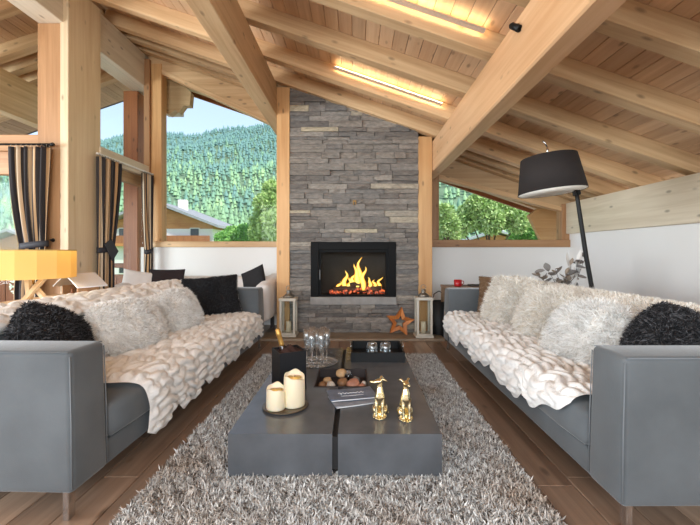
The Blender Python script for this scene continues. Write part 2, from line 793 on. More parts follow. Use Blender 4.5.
while s < LR:
    xx = x0 + s * math.cos(ANG)
    link('board', deck_me, None, ceil, (xx, ym, zr(xx) + RAFT_H + 0.011), (0, ANG, 0))
    s += BW
s = BW / 2
while s < LL:
    xx = RIDGE_X - s * math.cos(ANG)
    link('board', deck_me, None, ceil, (xx, ym, zr(xx) + RAFT_H + 0.011), (0, -ANG, 0))
    s += BW
roof = struct('roof')
zt = RAFT_H + 0.03  # unseen roof slabs added over the boards to block light
prism_y('roof_light_block', [(x0, zr(x0) + zt), (x1 + 0.05, zr(x1 + 0.05) + zt), (x1 + 0.05, zr(x1) + zt + 0.14), (x0, zr(x0) + zt + 0.16)],
        Y_FRONT - 0.5, Y_OUT + 0.1, plain('roof_block_grey', (92, 92, 94), 0.8), roof)
prism_y('roof_light_block', [(x0, zr(x0) + zt), (xl0, zr(xl0) + zt), (xl0, zr(xl0) + zt + 0.16), (x0, zr(x0) + zt + 0.16)],
        Y_FRONT - 0.5, Y_OUT + 0.1, MATS['roof_block_grey'], roof)
prism_y('verge_board', [(x0, zr(x0) - 0.03), (x1, zr(x1) - 0.03), (x1, zr(x1) + 0.25), (x0, zr(x0) + 0.25)], Y_OUT - 0.02, Y_OUT + 0.03, ext_wood('x'), roof)

# big purlins along the room
box2('purlin', (-1.353, Y_FRONT, 3.18), (-1.149, Y_OUT, zr(-1.149) - 0.005), pine('y'), ceil, bevel=0.008)
box2('purlin', (1.108, Y_FRONT, 2.374), (1.275, Y_OUT, zr(1.275) - 0.005), wood('pine_old', (196, 150, 108), (222, 184, 144), axis='y', vary=0.02), ceil, bevel=0.012)
box2('ridge_beam', (-3.77, Y_FRONT, 3.915), (-3.46, Y_WIN + 1.4, 4.44), pine_pale('y'), ceil, bevel=0.006)
box2('purlin', (-5.32, 0.5, 3.25), (-5.12, 7.6, 3.86), pine('y'), ceil, bevel=0.006)

# ---- posts
po = struct('pillar')
box2('post', (-3.775, 4.56, 0), (-3.50, 5.0, 3.913), pine_brown('z'), po, bevel=0.006)  # shade of the front face put into a browner pine
box2('post', (-3.50, 4.55, 0), (-3.40, 5.13, zr(-3.42) - 0.004), wood('pine_post', (208, 180, 142), (230, 210, 178), axis='z', vary=0.02), po, bevel=0.006)  # light on the room-side face put into a paler pine
po = struct('pillar')
box2('post', (-1.149, 5.57, 0.0), (-0.962, 5.80, zr(-0.962) + 0.0), pine_warm('z'), po, bevel=0.005)
po = struct('pillar')
box2('post', (0.905, 5.57, 0.0), (1.104, 5.80, zr(1.104)), pine_warm('z'), po, bevel=0.005)

# ---- chimney breast of dry stone
ch = struct('wall_chimney')
FX0, FX1, FZ0, FZ1 = -0.655, 0.58, 0.44, 1.345     # opening for the fire insert
core = plain('mortar_dark', (66, 62, 58), 0.95, bump=0.3)
YC = Y_CH + 0.055
for a, c in (((-0.962, 0.0), (FX0, 3.0)), ((FX1, 0.0), (0.905, 2.92)), ((FX0, 0.0), (FX1, FZ0)), ((FX0, FZ1), (FX1, 3.0))):
    box2('core', (a[0], YC, a[1]), (c[0], YC + 0.6, c[1]), core, ch)
prism_y('core', [(-0.962, 3.0), (0.74, 3.0), (-0.962, zr(-0.962))], YC, YC + 0.6, core, ch)
box2('return_wall', (-1.14, 5.81, 0), (-0.97, Y_WIN, 3.6), plaster, ch)
box2('return_wall', (0.91, 5.81, 0), (1.10, Y_WIN, 2.88), plaster, ch)


def stone_mat():
    m, n, l, p = base_mat('slate_stone')
    oi = n.new('ShaderNodeObjectInfo')
    cr = n.new('ShaderNodeValToRGB')
    cr.color_ramp.interpolation = 'LINEAR'
    e = cr.color_ramp.elements
    cols = [(0.0, (106, 100, 96)), (0.25, (128, 120, 113)), (0.5, (144, 135, 126)), (0.7, (118, 114, 111)), (0.93, (156, 147, 138)), (1.0, (190, 176, 150))]
    e[0].position, e[0].color = 0.0, lin(cols[0][1])
    e[1].position, e[1].color = 1.0, lin(cols[-1][1])
    for q, c in cols[1:-1]:
        k = e.new(q)
        k.color = lin(c)
    l.new(oi.outputs['Random'], cr.inputs[0])
    tc = n.new('ShaderNodeTexCoord')
    mp = n.new('ShaderNodeMapping')
    mp.inputs['Scale'].default_value = (10, 10, 24)
    l.new(tc.outputs['Object'], mp.inputs[0])
    ad = n.new('ShaderNodeVectorMath')
    ad.operation = 'ADD'
    l.new(mp.outputs[0], ad.inputs[0])
    mu = n.new('ShaderNodeMath')
    mu.operation = 'MULTIPLY'
    mu.inputs[1].default_value = 91
    l.new(oi.outputs['Random'], mu.inputs[0])
    l.new(mu.outputs[0], ad.inputs[1])
    nz = n.new('ShaderNodeTexNoise')
    nz.inputs['Scale'].default_value = 1.3
    nz.inputs['Detail'].default_value = 8
    nz.inputs['Roughness'].default_value = 0.7
    l.new(ad.outputs[0], nz.inputs['Vector'])
    mr = n.new('ShaderNodeMapRange')
    mr.inputs[1].default_value = 0.25
    mr.inputs[2].default_value = 0.75
    mr.inputs[3].default_value = 0.5
    mr.inputs[4].default_value = 1.45
    l.new(nz.outputs[0], mr.inputs[0])
    mx = n.new('ShaderNodeVectorMath')
    mx.operation = 'MULTIPLY'
    l.new(cr.outputs[0], mx.inputs[0])
    l.new(mr.outputs[0], mx.inputs[1])
    l.new(mx.outputs[0], p.inputs['Base Color'])
    p.inputs['Roughness'].default_value = 0.85
    b_ = n.new('ShaderNodeBump')
    b_.inputs['Strength'].default_value = 0.9
    b_.inputs['Distance'].default_value = 0.02
    l.new(nz.outputs[0], b_.inputs['Height'])
    l.new(b_.outputs[0], p.inputs['Normal'])
    return m


SM = stone_mat()


def stone(xa, xb, za, zb, cut=None):
    """one split stone; its top may be cut along the roof line"""
    proud = random.choice([0.0, 0.008, 0.015, 0.03]) + random.uniform(0, 0.008)
    nx = 4
    vs_, fs = [], []
    ztop = lambda xx: min(zb, cut(xx)) if cut else zb
    cx, cz = (xa + xb) / 2, (za + zb) / 2
    jz = 0.004
    for layer in (0, 1):
        for i in range(nx):
            xx = xa + (xb - xa) * i / (nx - 1)
            t = ztop(xx)
            for k in range(3):
                zz = za + (t - za) * k / 2
                if layer == 0:
                    d = -proud + random.uniform(-0.007, 0.007)
                    if k == 1:
                        d -= random.uniform(0.0, 0.012)
                    ed = 0.003
                    jx = ed if i == 0 else (-ed if i == nx - 1 else random.uniform(-0.01, 0.01))
                    jzz = random.uniform(0, jz) if k == 0 else (-random.uniform(0, jz) if k == 2 else random.uniform(-0.004, 0.004))
                    vs_.append((xx + jx - cx, d, zz + jzz - cz))
                else:
                    vs_.append((xx - cx, 0.075, zz - cz))
    for i in range(nx - 1):
        for k in range(2):
            a = i * 3 + k
            fs.append([a, a + 3, a + 4, a + 1])
    o2 = nx * 3
    for i in range(nx - 1):
        fs.append([i * 3 + 2, (i + 1) * 3 + 2, o2 + (i + 1) * 3 + 2, o2 + i * 3 + 2])
        fs.append([(i + 1) * 3, i * 3, o2 + i * 3, o2 + (i + 1) * 3])
    for k in range(2):
        fs.append([k + 1, o2 + k + 1, o2 + k, k])
        e_ = (nx - 1) * 3
        fs.append([e_ + k, o2 + e_ + k, o2 + e_ + k + 1, e_ + k + 1])
    from_data('stone', vs_, fs, SM, ch, (cx, Y_CH, cz))


def course(z0, z1, xa, xb, nolimit=False):
    xx = xa
    while xx < xb - 1e-4:
        w = random.choice([random.uniform(0.16, 0.28), random.uniform(0.24, 0.45), random.uniform(0.35, 0.65)])
        if xb - (xx + w) < 0.12:
            w = xb - xx
        xe = min(xx + w, xb)
        cut = (lambda q: zr(q) + 0.02)
        if min(cut(xx), z1) > z0 + 0.015:
            lim = xe
            if cut(xe) < z0 + 0.01:
                lim = (3.254 + 0.02 - z0 - 0.01) / SLOPE
            if lim - xx > 0.03:
                if z1 - z0 > 0.085 and random.random() < 0.16 and cut(xe) > z1:
                    zm = z0 + (z1 - z0) * random.uniform(0.4, 0.6)
                    stone(xx, lim, z0, zm)
                    stone(xx, lim, zm, z1)
                else:
                    stone(xx, lim, z0, z1, cut)
        xx = xe


LEDGE = (0.44, 0.55)
bands = []
z = 0.03


def make_courses(za, zb):
    out, q = [], za
    while q < zb - 1e-4:
        hgt = random.choice([random.uniform(0.042, 0.065), random.uniform(0.065, 0.10)])
        if zb - (q + hgt) < 0.045:
            hgt = zb - q
        out.append((q, q + hgt))
        q += hgt
    return out


for a, c in make_courses(0.03, FZ0):
    course(a, c, -0.962, 0.905)
for a, c in make_courses(FZ0, FZ1):
    course(a, c, -0.962, FX0)
    course(a, c, FX1, 0.905)
for a, c in make_courses(FZ1, zr(-0.962) + 0.02):
    course(a, c, -0.962, 0.905)
# small brass wall socket plate left in the stones
lamp_socket = thing('wall_socket', 'small brass socket plate set among the chimney stones', 'socket', (-0.02, Y_CH - 0.03, 1.90))
box('plate', (0.05, 0.012, 0.10), (0, 0, 0), plain('brass_old', (130, 96, 50), 0.4, metal=0.7), lamp_socket, bevel=0.004)
box('slot', (0.022, 0.006, 0.05), (0, -0.008, 0), plain('socket_dark', (40, 34, 28), 0.5), lamp_socket)

# ---- windows
GL = glass_pane()


def bar(name, p0, p1, depth, thick, y, mat, parent):
    """timber member in the x-z plane from p0 to p1; thickness measured across, depth along y"""
    d = Vector((p1[0] - p0[0], p1[1] - p0[1]))
    L = d.length
    a = -math.atan2(d.y, d.x)
    return box(name, (L, depth, thick), ((p0[0] + p1[0]) / 2, y, (p0[1] + p1[1]) / 2), mat, parent, (0, a, 0), bevel=0.004)


def quad_pane(parent, pts, y, th=0.012):
    return prism_y('pane', pts, y - th / 2, y + th / 2, GL, parent)


YW = Y_WIN + 0.06
w1 = struct('window_1')
quad_pane(w1, [(-3.2, 1.36), (-1.25, 1.36), (-1.25, 3.26), (-3.2, 4.16)], YW + 0.02)
box2('sill', (-3.40, Y_WIN - 0.05, 1.28), (-1.11, Y_WIN + 0.16, 1.375), pine('x'), w1, bevel=0.006)
box2('jamb', (-3.37, Y_WIN - 0.02, 1.375), (-3.20, Y_WIN + 0.16, 4.30), pine_warm('z'), w1, bevel=0.005)
box2('jamb', (-3.47, Y_WIN - 0.06, 0.0), (-3.375, Y_WIN + 0.16, 4.36), pine_brown('z'), w1, bevel=0.005)
box2('jamb', (-1.30, Y_WIN + 0.0, 1.375), (-1.23, Y_WIN + 0.16, 3.6), pine_warm('z'), w1, bevel=0.005)
bar('head', (-3.22, 4.18), (-1.25, 3.27), 0.14, 0.07, YW, pine('x'), w1)
prism_y('head_panel', [(-3.40, 4.28), (-1.15, 3.245), (-1.15, zr(-1.15) + 0.1), (-3.40, zr(-3.40) + 0.1)], Y_WIN + 0.0, Y_WIN + 0.12, pine('x'), w1)

w2 = struct('window_2')
quad_pane(w2, [(1.30, 1.39), (3.42, 1.39), (3.42, 1.90), (1.30, 2.47)], YW + 0.02)
box2('sill', (1.10, Y_WIN - 0.05, 1.28), (3.53, Y_WIN + 0.16, 1.40), pine_brown('x'), w2, bevel=0.006)
box2('jamb', (1.20, Y_WIN - 0.02, 1.40), (1.365, Y_WIN + 0.16, 2.5), pine_brown('z'), w2, bevel=0.005)
box2('jamb', (3.385, Y_WIN - 0.02, 1.40), (3.52, Y_WIN + 0.16, 1.99), pine_brown('z'), w2, bevel=0.005)
bar('head', (1.33, 2.455), (3.40, 1.905), 0.14, 0.07, YW, pine('x'), w2)
prism_y('head_panel', [(1.10, 2.54), (3.55, 1.90), (3.55, zr(3.55) + 0.1), (1.10, zr(1.10) + 0.1)], Y_WIN + 0.0, Y_WIN + 0.12, pine('x'), w2)


def bar_y(name, y0, y1, z0, z1, xc, th, mat, parent):
    return box2(name, (xc - th / 2, y0, z0), (xc + th / 2, y1, z1), mat, parent, bevel=0.004)


w3 = struct('window_3')      # glazed side door beside the corner post, with a light above
XL = X_L - 0.03
bar_y('transom', 5.1, Y_WIN, 2.42, 2.60, XL + 0.02, 0.16, pine_pale('y'), w3)
bar_y('door_head', 5.1, Y_WIN, 2.27, 2.42, XL - 0.05, 0.12, pine('y'), w3)
bar_y('door_stile', 5.1, 5.22, 0.02, 2.27, XL - 0.05, 0.08, pine_brown('z'), w3)
bar_y('bottom_rail', 5.22, Y_WIN - 0.05, 0.02, 0.16, XL - 0.05, 0.08, pine_brown('y'), w3)
box2('pane', (XL - 0.056, 5.15, 0.12), (XL - 0.044, Y_WIN, 2.3), GL, w3)
box2('pane', (XL - 0.056, 5.1, 2.6), (XL - 0.044, Y_WIN, 3.93), GL, w3)

w4 = struct('window_4')      # gable glazing left of the corner post
box2('transom', (X_FAR, Y_GAB, 2.44), (-3.77, Y_GAB + 0.16, 2.64), pine_brown('x'), w4, bevel=0.005)
box2('head_rail', (X_FAR, Y_GAB + 0.03, 2.16), (-3.77, Y_GAB + 0.13, 2.44), pine_brown('x'), w4, bevel=0.005)
box2('bottom_rail', (X_FAR, Y_GAB + 0.03, 0.0), (-3.77, Y_GAB + 0.13, 0.18), pine_brown('x'), w4, bevel=0.005)
box2('stile', (-3.95, Y_GAB + 0.03, 0.18), (-3.77, Y_GAB + 0.13, 2.16), pine_brown('z'), w4, bevel=0.005)
box2('stile', (-5.6, Y_GAB + 0.03, 0.18), (-5.45, Y_GAB + 0.13, 2.16), pine_brown('z'), w4, bevel=0.005)
box2('pane', (-5.5, Y_GAB + 0.07, 0.15), (-3.9, Y_GAB + 0.082, 2.2), GL, w4)
box2('pane', (X_FAR, Y_GAB + 0.07, 0.15), (-5.55, Y_GAB + 0.082, 2.2), GL, w4)
quad_pane(w4, [(X_FAR, 2.62), (-3.8, 2.62), (-3.8, zr(-3.8)), (X_FAR, zr(X_FAR))], Y_GAB + 0.08)

# hearth slab
hearth = struct('trim_1')
box2('hearth_slab', (-1.36, 5.18, 0.0), (1.2, 5.62, 0.032), plain('hearth_stone', (150, 132, 112), 0.6, var=0.2, vscale=5, bump=0.1), hearth, bevel=0.004)

# ================================================================== FIREPLACE INSERT
black_metal = plain('black_metal', (14, 14, 15), 0.6, spec=0.15)
black_in = plain('firebox_black', (46, 40, 36), 0.8, var=0.3, vscale=4)
fp = thing('fireplace_insert', 'black framed glass-fronted fireplace burning in the stone chimney', 'fireplace', (-0.0375, Y_CH, 0.44))
FW = FX1 - FX0
yf = -0.03
hw = FW / 2
LZ = 0.11
TZ = FZ1 - FZ0
for a, c in (((-hw, LZ), (-hw + 0.115, TZ)), ((hw - 0.115, LZ), (hw, TZ)), ((-hw + 0.115, TZ - 0.11), (hw - 0.115, TZ))):
    box2('surround', (a[0], yf, a[1]), (c[0], 0.14, c[1]), black_metal, fp, bevel=0.003)
box2('ledge', (-hw - 0.005, -0.06, 0.0), (hw + 0.005, 0.16, LZ), plain('ledge_stone', (150, 146, 142), 0.7, var=0.15, vscale=9, bump=0.15), fp, bevel=0.004)
iw = hw - 0.115
door = box2('door_frame', (-iw, 0.0, LZ), (-iw + 0.035, 0.05, TZ - 0.11), black_metal, fp)
box2('door_frame', (iw - 0.035, 0.0, LZ), (iw, 0.05, TZ - 0.11), black_metal, fp)
box2('door_frame', (-iw + 0.035, 0.0, TZ - 0.15), (iw - 0.035, 0.05, TZ - 0.11), black_metal, fp)
box2('door_frame', (-iw + 0.035, 0.0, LZ), (iw - 0.035, 0.05, LZ + 0.03), black_metal, fp)
box2('door_glass', (-iw + 0.03, 0.02, LZ + 0.02), (iw - 0.03, 0.026, TZ - 0.14), GL, fp)
box2('handle', (-iw + 0.01, -0.025, 0.36), (-iw + 0.022, 0.0, 0.5), plain('steel_dark', (90, 88, 86), 0.3, metal=0.9), fp)
fb = 0.46
box2('firebox_back', (-iw, fb, LZ), (iw, fb + 0.03, TZ - 0.1), black_in, fp)
box2('firebox_side', (-iw - 0.03, 0.05, LZ), (-iw, fb, TZ - 0.1), plain('firebrick', (120, 112, 100), 0.9, var=0.3, vscale=5), fp)
box2('firebox_side', (iw, 0.05, LZ), (iw + 0.03, fb, TZ - 0.1), MATS['firebrick'], fp)
box2('firebox_top', (-iw, 0.05, TZ - 0.1), (iw, fb, TZ - 0.07), black_in, fp)
box2('firebox_floor', (-iw, 0.05, LZ - 0.02), (iw, fb, LZ + 0.012), black_in, fp)


def ember_mat():
    m, n, l, p = base_mat('embers')
    tc = n.new('ShaderNodeTexCoord')
    nz = n.new('ShaderNodeTexNoise')
    nz.inputs['Scale'].default_value = 38
    nz.inputs['Detail'].default_value = 3
    l.new(tc.outputs['Object'], nz.inputs['Vector'])
    cr = n.new('ShaderNodeValToRGB')
    e = cr.color_ramp.elements
    e[0].position, e[0].color = 0.42, (0, 0, 0, 1)
    e[1].position, e[1].color = 0.72, lin((255, 150, 70))
    k = e.new(0.56)
    k.color = lin((190, 60, 20))
    l.new(nz.outputs[0], cr.inputs[0])
    l.new(cr.outputs[0], p.inputs['Emission Color'])
    p.inputs['Emission Strength'].default_value = 1.6
    p.inputs['Base Color'].default_value = lin((120, 92, 80))
    p.inputs['Roughness'].default_value = 0.9
    return m


EM = ember_mat()
log_mat = plain('charred_log', (96, 66, 50), 0.9, var=0.5, vscale=12, bump=0.6, bscale=30)
for i in range(46):
    t = i / 46
    xx = random.uniform(-0.36, 0.46)
    r_ = random.uniform(0.018, 0.042)
    bm = bmesh.new()
    bmesh.ops.create_icosphere(bm, subdivisions=1, radius=r_)
    for v in bm.verts:
        v.co *= random.uniform(0.75, 1.25)
    zz = LZ + 0.012 + r_ * 0.7 + random.uniform(0, 0.075) * (1 - abs(xx - 0.1) / 0.6)
    from_bm('ember', bm, EM, fp, (xx, random.uniform(0.13, 0.36), zz))
for p0, p1, r_ in (((-0.3, 0.2, 0.19), (0.36, 0.28, 0.23), 0.045), ((-0.2, 0.33, 0.2), (0.42, 0.22, 0.2), 0.05), ((-0.05, 0.2, 0.27), (0.40, 0.34, 0.26), 0.038)):
    pts = [Vector(p0).lerp(Vector(p1), k / 6) + Vector((0, 0, random.uniform(-0.008, 0.008))) for k in range(7)]
    tube('log', pts, [r_ * random.uniform(0.85, 1.1) for _ in range(7)], log_mat, fp, n=9)


def flame_mat():
    m = bpy.data.materials.new('flame')
    m.use_nodes = True
    n, l = m.node_tree.nodes, m.node_tree.links
    n.clear()
    o = n.new('ShaderNodeOutputMaterial')
    e = n.new('ShaderNodeEmission')
    t = n.new('ShaderNodeBsdfTransparent')
    lw = n.new('ShaderNodeLayerWeight')
    lw.inputs[0].default_value = 0.5
    cr = n.new('ShaderNodeValToRGB')
    el = cr.color_ramp.elements
    el[0].position, el[0].color = 0.0, lin((255, 226, 120))
    el[1].position, el[1].color = 0.85, lin((240, 110, 20))
    k = el.new(0.4)
    k.color = lin((255, 178, 50))
    l.new(lw.outputs['Facing'], cr.inputs[0])
    l.new(cr.outputs[0], e.inputs[0])
    e.inputs[1].default_value = 1.7
    mx = n.new('ShaderNodeMixShader')
    r2 = n.new('ShaderNodeValToRGB')
    r2.color_ramp.elements[0].position = 0.35
    r2.color_ramp.elements[1].position = 0.95
    r2.color_ramp.elements[0].color = (0.1, 0.1, 0.1, 1)
    r2.color_ramp.elements[1].color = (1, 1, 1, 1)
    l.new(lw.outputs['Facing'], r2.inputs[0])
    l.new(r2.outputs[0], mx.inputs[0])
    l.new(e.outputs[0], mx.inputs[1])
    l.new(t.outputs[0], mx.inputs[2])
    l.new(mx.outputs[0], o.inputs[0])
    return m


FM = flame_mat()
for fx, fy, h, w, ph in ((0.05, 0.25, 0.40, 0.060, 0.0), (0.10, 0.27, 0.50, 0.055, 1.2), (0.15, 0.24, 0.36, 0.05, 2.5), (-0.13, 0.26, 0.30, 0.045, 3.3), (-0.07, 0.24, 0.20, 0.04, 4.1),
                         (0.24, 0.25, 0.20, 0.04, 5.2), (0.33, 0.24, 0.16, 0.04, 0.7), (0.40, 0.26, 0.20, 0.035, 2.0), (-0.22, 0.25, 0.13, 0.035, 2.9), (0.0, 0.29, 0.26, 0.05, 1.9)):
    prof, rad = [], []
    for k in range(12):
        t = k / 11
        sway = 0.035 * math.sin(t * 5.5 + ph) * t + 0.02 * math.sin(t * 11 + ph * 2) * t
        prof.append(Vector((fx + sway, fy + 0.4 * sway, 0.18 + h * t)))
        rad.append(max(0.001, w * (math.sin(PI * min(1, (t * 0.85 + 0.12)) ** 0.75)) * (1 - 0.35 * t)))
    tube('flame', prof, rad, FM, fp, n=10)

# ================================================================== SOFAS
sofa_mat = plain('grey_sofa_fabric', (90, 94, 97), 0.9, bump=0.12, bscale=220, var=0.2, vscale=3.0, sheen=0.35)
seam_mat = plain('sofa_piping', (112, 116, 120), 0.9)
chrome = plain('chrome', (205, 205, 205), 0.22, metal=1.0)


def soft_box(name, a, b, mat, parent, bevel, puff=0.0, seg=3):
    """rounded upholstered block with slightly swollen faces"""
    size = Vector([abs(b[i] - a[i]) for i in range(3)])
    c = Vector([(a[i] + b[i]) / 2 for i in range(3)])
    bm = bmesh.new()
    bm_box(bm, size)
    bmesh.ops.subdivide_edges(bm, edges=bm.edges, cuts=5, use_grid_fill=True)
    hs = size / 2
    for v in bm.verts:
        q = Vector((v.co[i] / hs[i] for i in range(3)))
        d = Vector((0, 0, 0))
        for i in range(3):
            j, k = (i + 1) % 3, (i + 2) % 3
            if abs(q[i]) > 0.999:
                d[i] = q[i] * puff * (1 - q[j] ** 2) * (1 - q[k] ** 2)
        core_ = Vector([max(-(hs[i] - bevel), min(hs[i] - bevel, v.co[i])) for i in range(3)])
        off = v.co - core_
        if sum(1 for i in range(3) if abs(off[i]) > 1e-6) > 1 and off.length > 1e-6:
            v.co = core_ + off.normalized() * bevel
        v.co += d
    # tidy corner rounding with a bevelled subdivision
    return from_bm(name, bm, mat, parent, c, smooth=True)


def rbox(name, a, b, mat, parent, bevel=0.03, seg=4):
    return box2(name, a, b, mat, parent, bevel=bevel, seg=seg, smooth=True)


def make_sofa(sx, L, label, loc, rz):
    t = thing('sofa', label, 'sofa', loc, (0, 0, rz))
    D = 1.08
    AW = 0.24

    def S(a, b):
        return (min(a[0] * sx, b[0] * sx), a[1], a[2]), (max(a[0] * sx, b[0] * sx), b[1], b[2])
    rbox('base', *S((0.015, 0.03, 0.13), (D - 0.02, L - 0.03, 0.255)), sofa_mat, t, 0.012, 2)
    for y0 in (0.0, L - AW):
        # arm: a padded slab, a touch wider at its foot
        bm = bmesh.new()
        bm_box(bm, (D, AW, 0.63), bevel=0.028, seg=4)
        for v in bm.verts:
            k = (v.co.z / 0.63 + 0.5)
            v.co.y *= 1.0 - 0.05 * k
            v.co.x += sx * 0.015 * k * (1 if v.co.x * sx < 0 else 0)
        arm = from_bm('arm', bm, sofa_mat, t, (sx * D / 2, y0 + AW / 2, 0.13 + 0.315), smooth=True)
        for sy in (-1, 1):
            xx = -sx * (D / 2 - 0.006)
            yy = sy * (AW / 2 - 0.004)
            tube('piping', [(xx, yy, -0.29), (xx + sx * 0.004, yy * 0.98, 0.0), (xx + sx * 0.014, yy * 0.955, 0.29)], 0.0028, seam_mat, arm, n=6)
            tube('piping', [(-sx * (D / 2 - 0.03), yy * 0.95, 0.309), (sx * (D / 2 - 0.04), yy * 0.95, 0.309)], 0.0028, seam_mat, arm, n=6)
    rbox('backrest', *S((D - 0.22, AW - 0.02, 0.13), (D, L - AW + 0.02, 0.76)), sofa_mat, t, 0.03, 4)
    n = 2
    ln = (L - 2 * AW) / n
    for k in range(n):
        soft_box('seat_cushion', *S((-0.015, AW + k * ln + 0.004, 0.25), (0.80, AW + (k + 1) * ln - 0.004, 0.45)), sofa_mat, t, 0.045, 0.012)
        c = soft_box('back_cushion', *S((0.76, AW + k * ln + 0.01, 0.42), (0.90, AW + (k + 1) * ln - 0.01, 0.80)), sofa_mat, t, 0.06, 0.03)
    for xx in (0.05, D - 0.07):
        for yy in (0.045, L - 0.045):
            box('leg', (0.028, 0.045, 0.135), (sx * xx, yy, 0.0675), chrome, t, bevel=0.003)
    return t


L_SOFA = 3.18
RS = (1.105, 1.60)
LS = (-1.245, 1.69)
RZ_R, RZ_L = R(0.4), R(-1.6)
make_sofa(1, L_SOFA, 'long grey fabric sofa with cream fluffy pillows, below the arched lamp', (RS[0], RS[1], 0), RZ_R)
make_sofa(-1, L_SOFA, 'long grey fabric sofa with its back to the yellow table lamp', (LS[0], LS[1], 0), RZ_L)


def sofa_point(side, u, y, z):
    """u = distance behind the seat front, y along the sofa"""
    o, rz, sx = (RS, RZ_R, 1) if side == 'r' else (LS, RZ_L, -1)
    px, py = sx * u, y
    return (o[0] + px * math.cos(rz) - py * math.sin(rz), o[1] + px * math.sin(rz) + py * math.cos(rz), z)


# ---- ruched fur throws
def lump(u, v, cu, cv):
    """puffs in offset rows, height 0..1"""
    wu = u + 0.03 * math.sin(v * 23.0 + 1.3 * math.sin(u * 7)) + 0.03 * mnoise.noise(Vector((u * 9, v * 9, 3.1)))
    wv = v + 0.016 * math.sin(u * 17.0 + 2 * math.sin(u * 5)) + 0.02 * mnoise.noise(Vector((u * 11, v * 11, 8.7)))
    r_ = wv / cv
    k = math.floor(r_)
    a = abs(math.sin(PI * r_)) ** 0.6
    b_ = abs(math.sin(PI * (wu / cu + 0.5 * (k % 2) + 0.13 * math.sin(k * 2.4)))) ** 0.6
    return a * (0.3 + 0.7 * b_)


def throw(name, label, side, profile, y0, y1, hem, mat, fur_mat, amp=0.038, cu=0.18, cv=0.056, nu=260, strands=26000, end_wave=0.05, seed=0, flen=0.007):
    """cloth laid along a sofa: profile = list of (u, z) from the rear to the front hem"""
    pr = [Vector((p[0], p[1])) for p in profile]
    seg = [(pr[i + 1] - pr[i]).length for i in range(len(pr) - 1)]
    tot = sum(seg)
    nv = max(30, int(tot / 0.0125))
    cum = [0]
    for q in seg:
        cum.append(cum[-1] + q)

    def along(d):
        d = max(0.0, d)
        for i in range(len(seg)):
            if d <= cum[i + 1] or i == len(seg) - 1:
                t = (d - cum[i]) / seg[i]
                p = pr[i].lerp(pr[i + 1], t)
                return p, (pr[i + 1] - pr[i]).normalized()
    sm = []
    for j in range(nv + 1):
        sm.append(along(tot * j / nv)[0])
    for _ in range(8):
        sm = [sm[0]] + [(sm[j - 1] + sm[j] * 2 + sm[j + 1]) / 4 for j in range(1, nv)] + [sm[-1]]
    verts = []
    for i in range(nu + 1):
        fu = i / nu
        y = y0 + (y1 - y0) * fu
        short = hem(fu)          # 0..1 how far along the profile this column reaches
        for j in range(nv + 1):
            fj = j / nv * short
            q = fj * nv
            a = int(min(nv - 1, math.floor(q)))
            p = sm[a].lerp(sm[a + 1], q - a)
            d = (sm[min(nv, a + 2)] - sm[max(0, a - 1)]).normalized()
            nrm = Vector((-d.y, d.x))     # u decreasing towards the front: outward normal
            if nrm.y < -0.2 or (abs(nrm.y) <= 0.35 and nrm.x > 0.35 and d.y < 0 and p.x < 0.3):
                nrm = -nrm
            edge = min(1, min(i, nu - i) / 6, (nv - j) / 4 + 0.15)
            hgt = amp * lump(y + seed, fj * tot, cu, cv) * edge + 0.008
            yy = y + end_wave * math.sin(fj * 9 + seed) * (1 - fu if fu < 0.5 else fu) + 0.01 * mnoise.noise(Vector((fj * 14, fu * 3, seed)))
            verts.append(sofa_point(side, p.x + nrm.x * hgt, yy, p.y + nrm.y * hgt))
    th = thing(name, label, 'throw')
    o = from_data('cloth', verts, grid_faces(nu + 1, nv + 1), mat, th, smooth=True)
    me = o.data
    # make sure normals look outward (up)
    me.update()
    up = sum(p.normal.z for p in me.polygons)
    if up < 0:
        me.flip_normals()
    if not strands:
        return th
    P, N = sample_surface(me, strands)
    fm = strand_mesh('fur', P, N, flen, 0.0042, spread=0.45, bias=(0, 0, -0.15), curl=0.5)
    fo = link('fur', fm, fur_mat, th)
    fo['kind'] = 'stuff'
    return th


white_cloth = plain('ivory_fur_cloth', (244, 242, 239), 0.95, bump=0.5, bscale=110, var=0.04, vscale=30)
white_fur = strand_mat('ivory_fur', (222, 216, 209), (243, 240, 236), (253, 252, 250))
cream_fur = strand_mat('cream_fur', (226, 212, 194), (243, 234, 222), (253, 249, 243))
long_fur = strand_mat('sheepskin_cream', (226, 212, 192), (247, 240, 230), (255, 252, 248))
dark_fur = strand_mat('charcoal_fur', (20, 19, 20), (42, 41, 43), (96, 94, 96))
black_fur = strand_mat('black_fur', (14, 14, 15), (30, 30, 32), (74, 74, 78))
brown_fur = strand_mat('brown_fur', (70, 48, 34), (124, 94, 68), (188, 160, 130))

SEATP = [(0.72, 0.462), (0.4, 0.472), (0.08, 0.472), (-0.01, 0.455), (-0.035, 0.40), (-0.04, 0.12)]


def hem_left(f):
    # hangs lowest at the near end, rises towards the far arm
    base = 0.985 - 0.10 * f + 0.025 * math.sin(f * 34) + 0.018 * math.sin(f * 71 + 1)
    if f < 0.04:
        base = 0.95 + f
    return min(1.0, base)


def hem_right(f):
    base = 0.86 + 0.028 * math.sin(f * 24 + 0.6) + 0.02 * math.sin(f * 57)
    if f < 0.18:
        base = 0.70 + 0.16 * (f / 0.18) ** 0.7 + 0.012 * math.sin(f * 50)
    return base


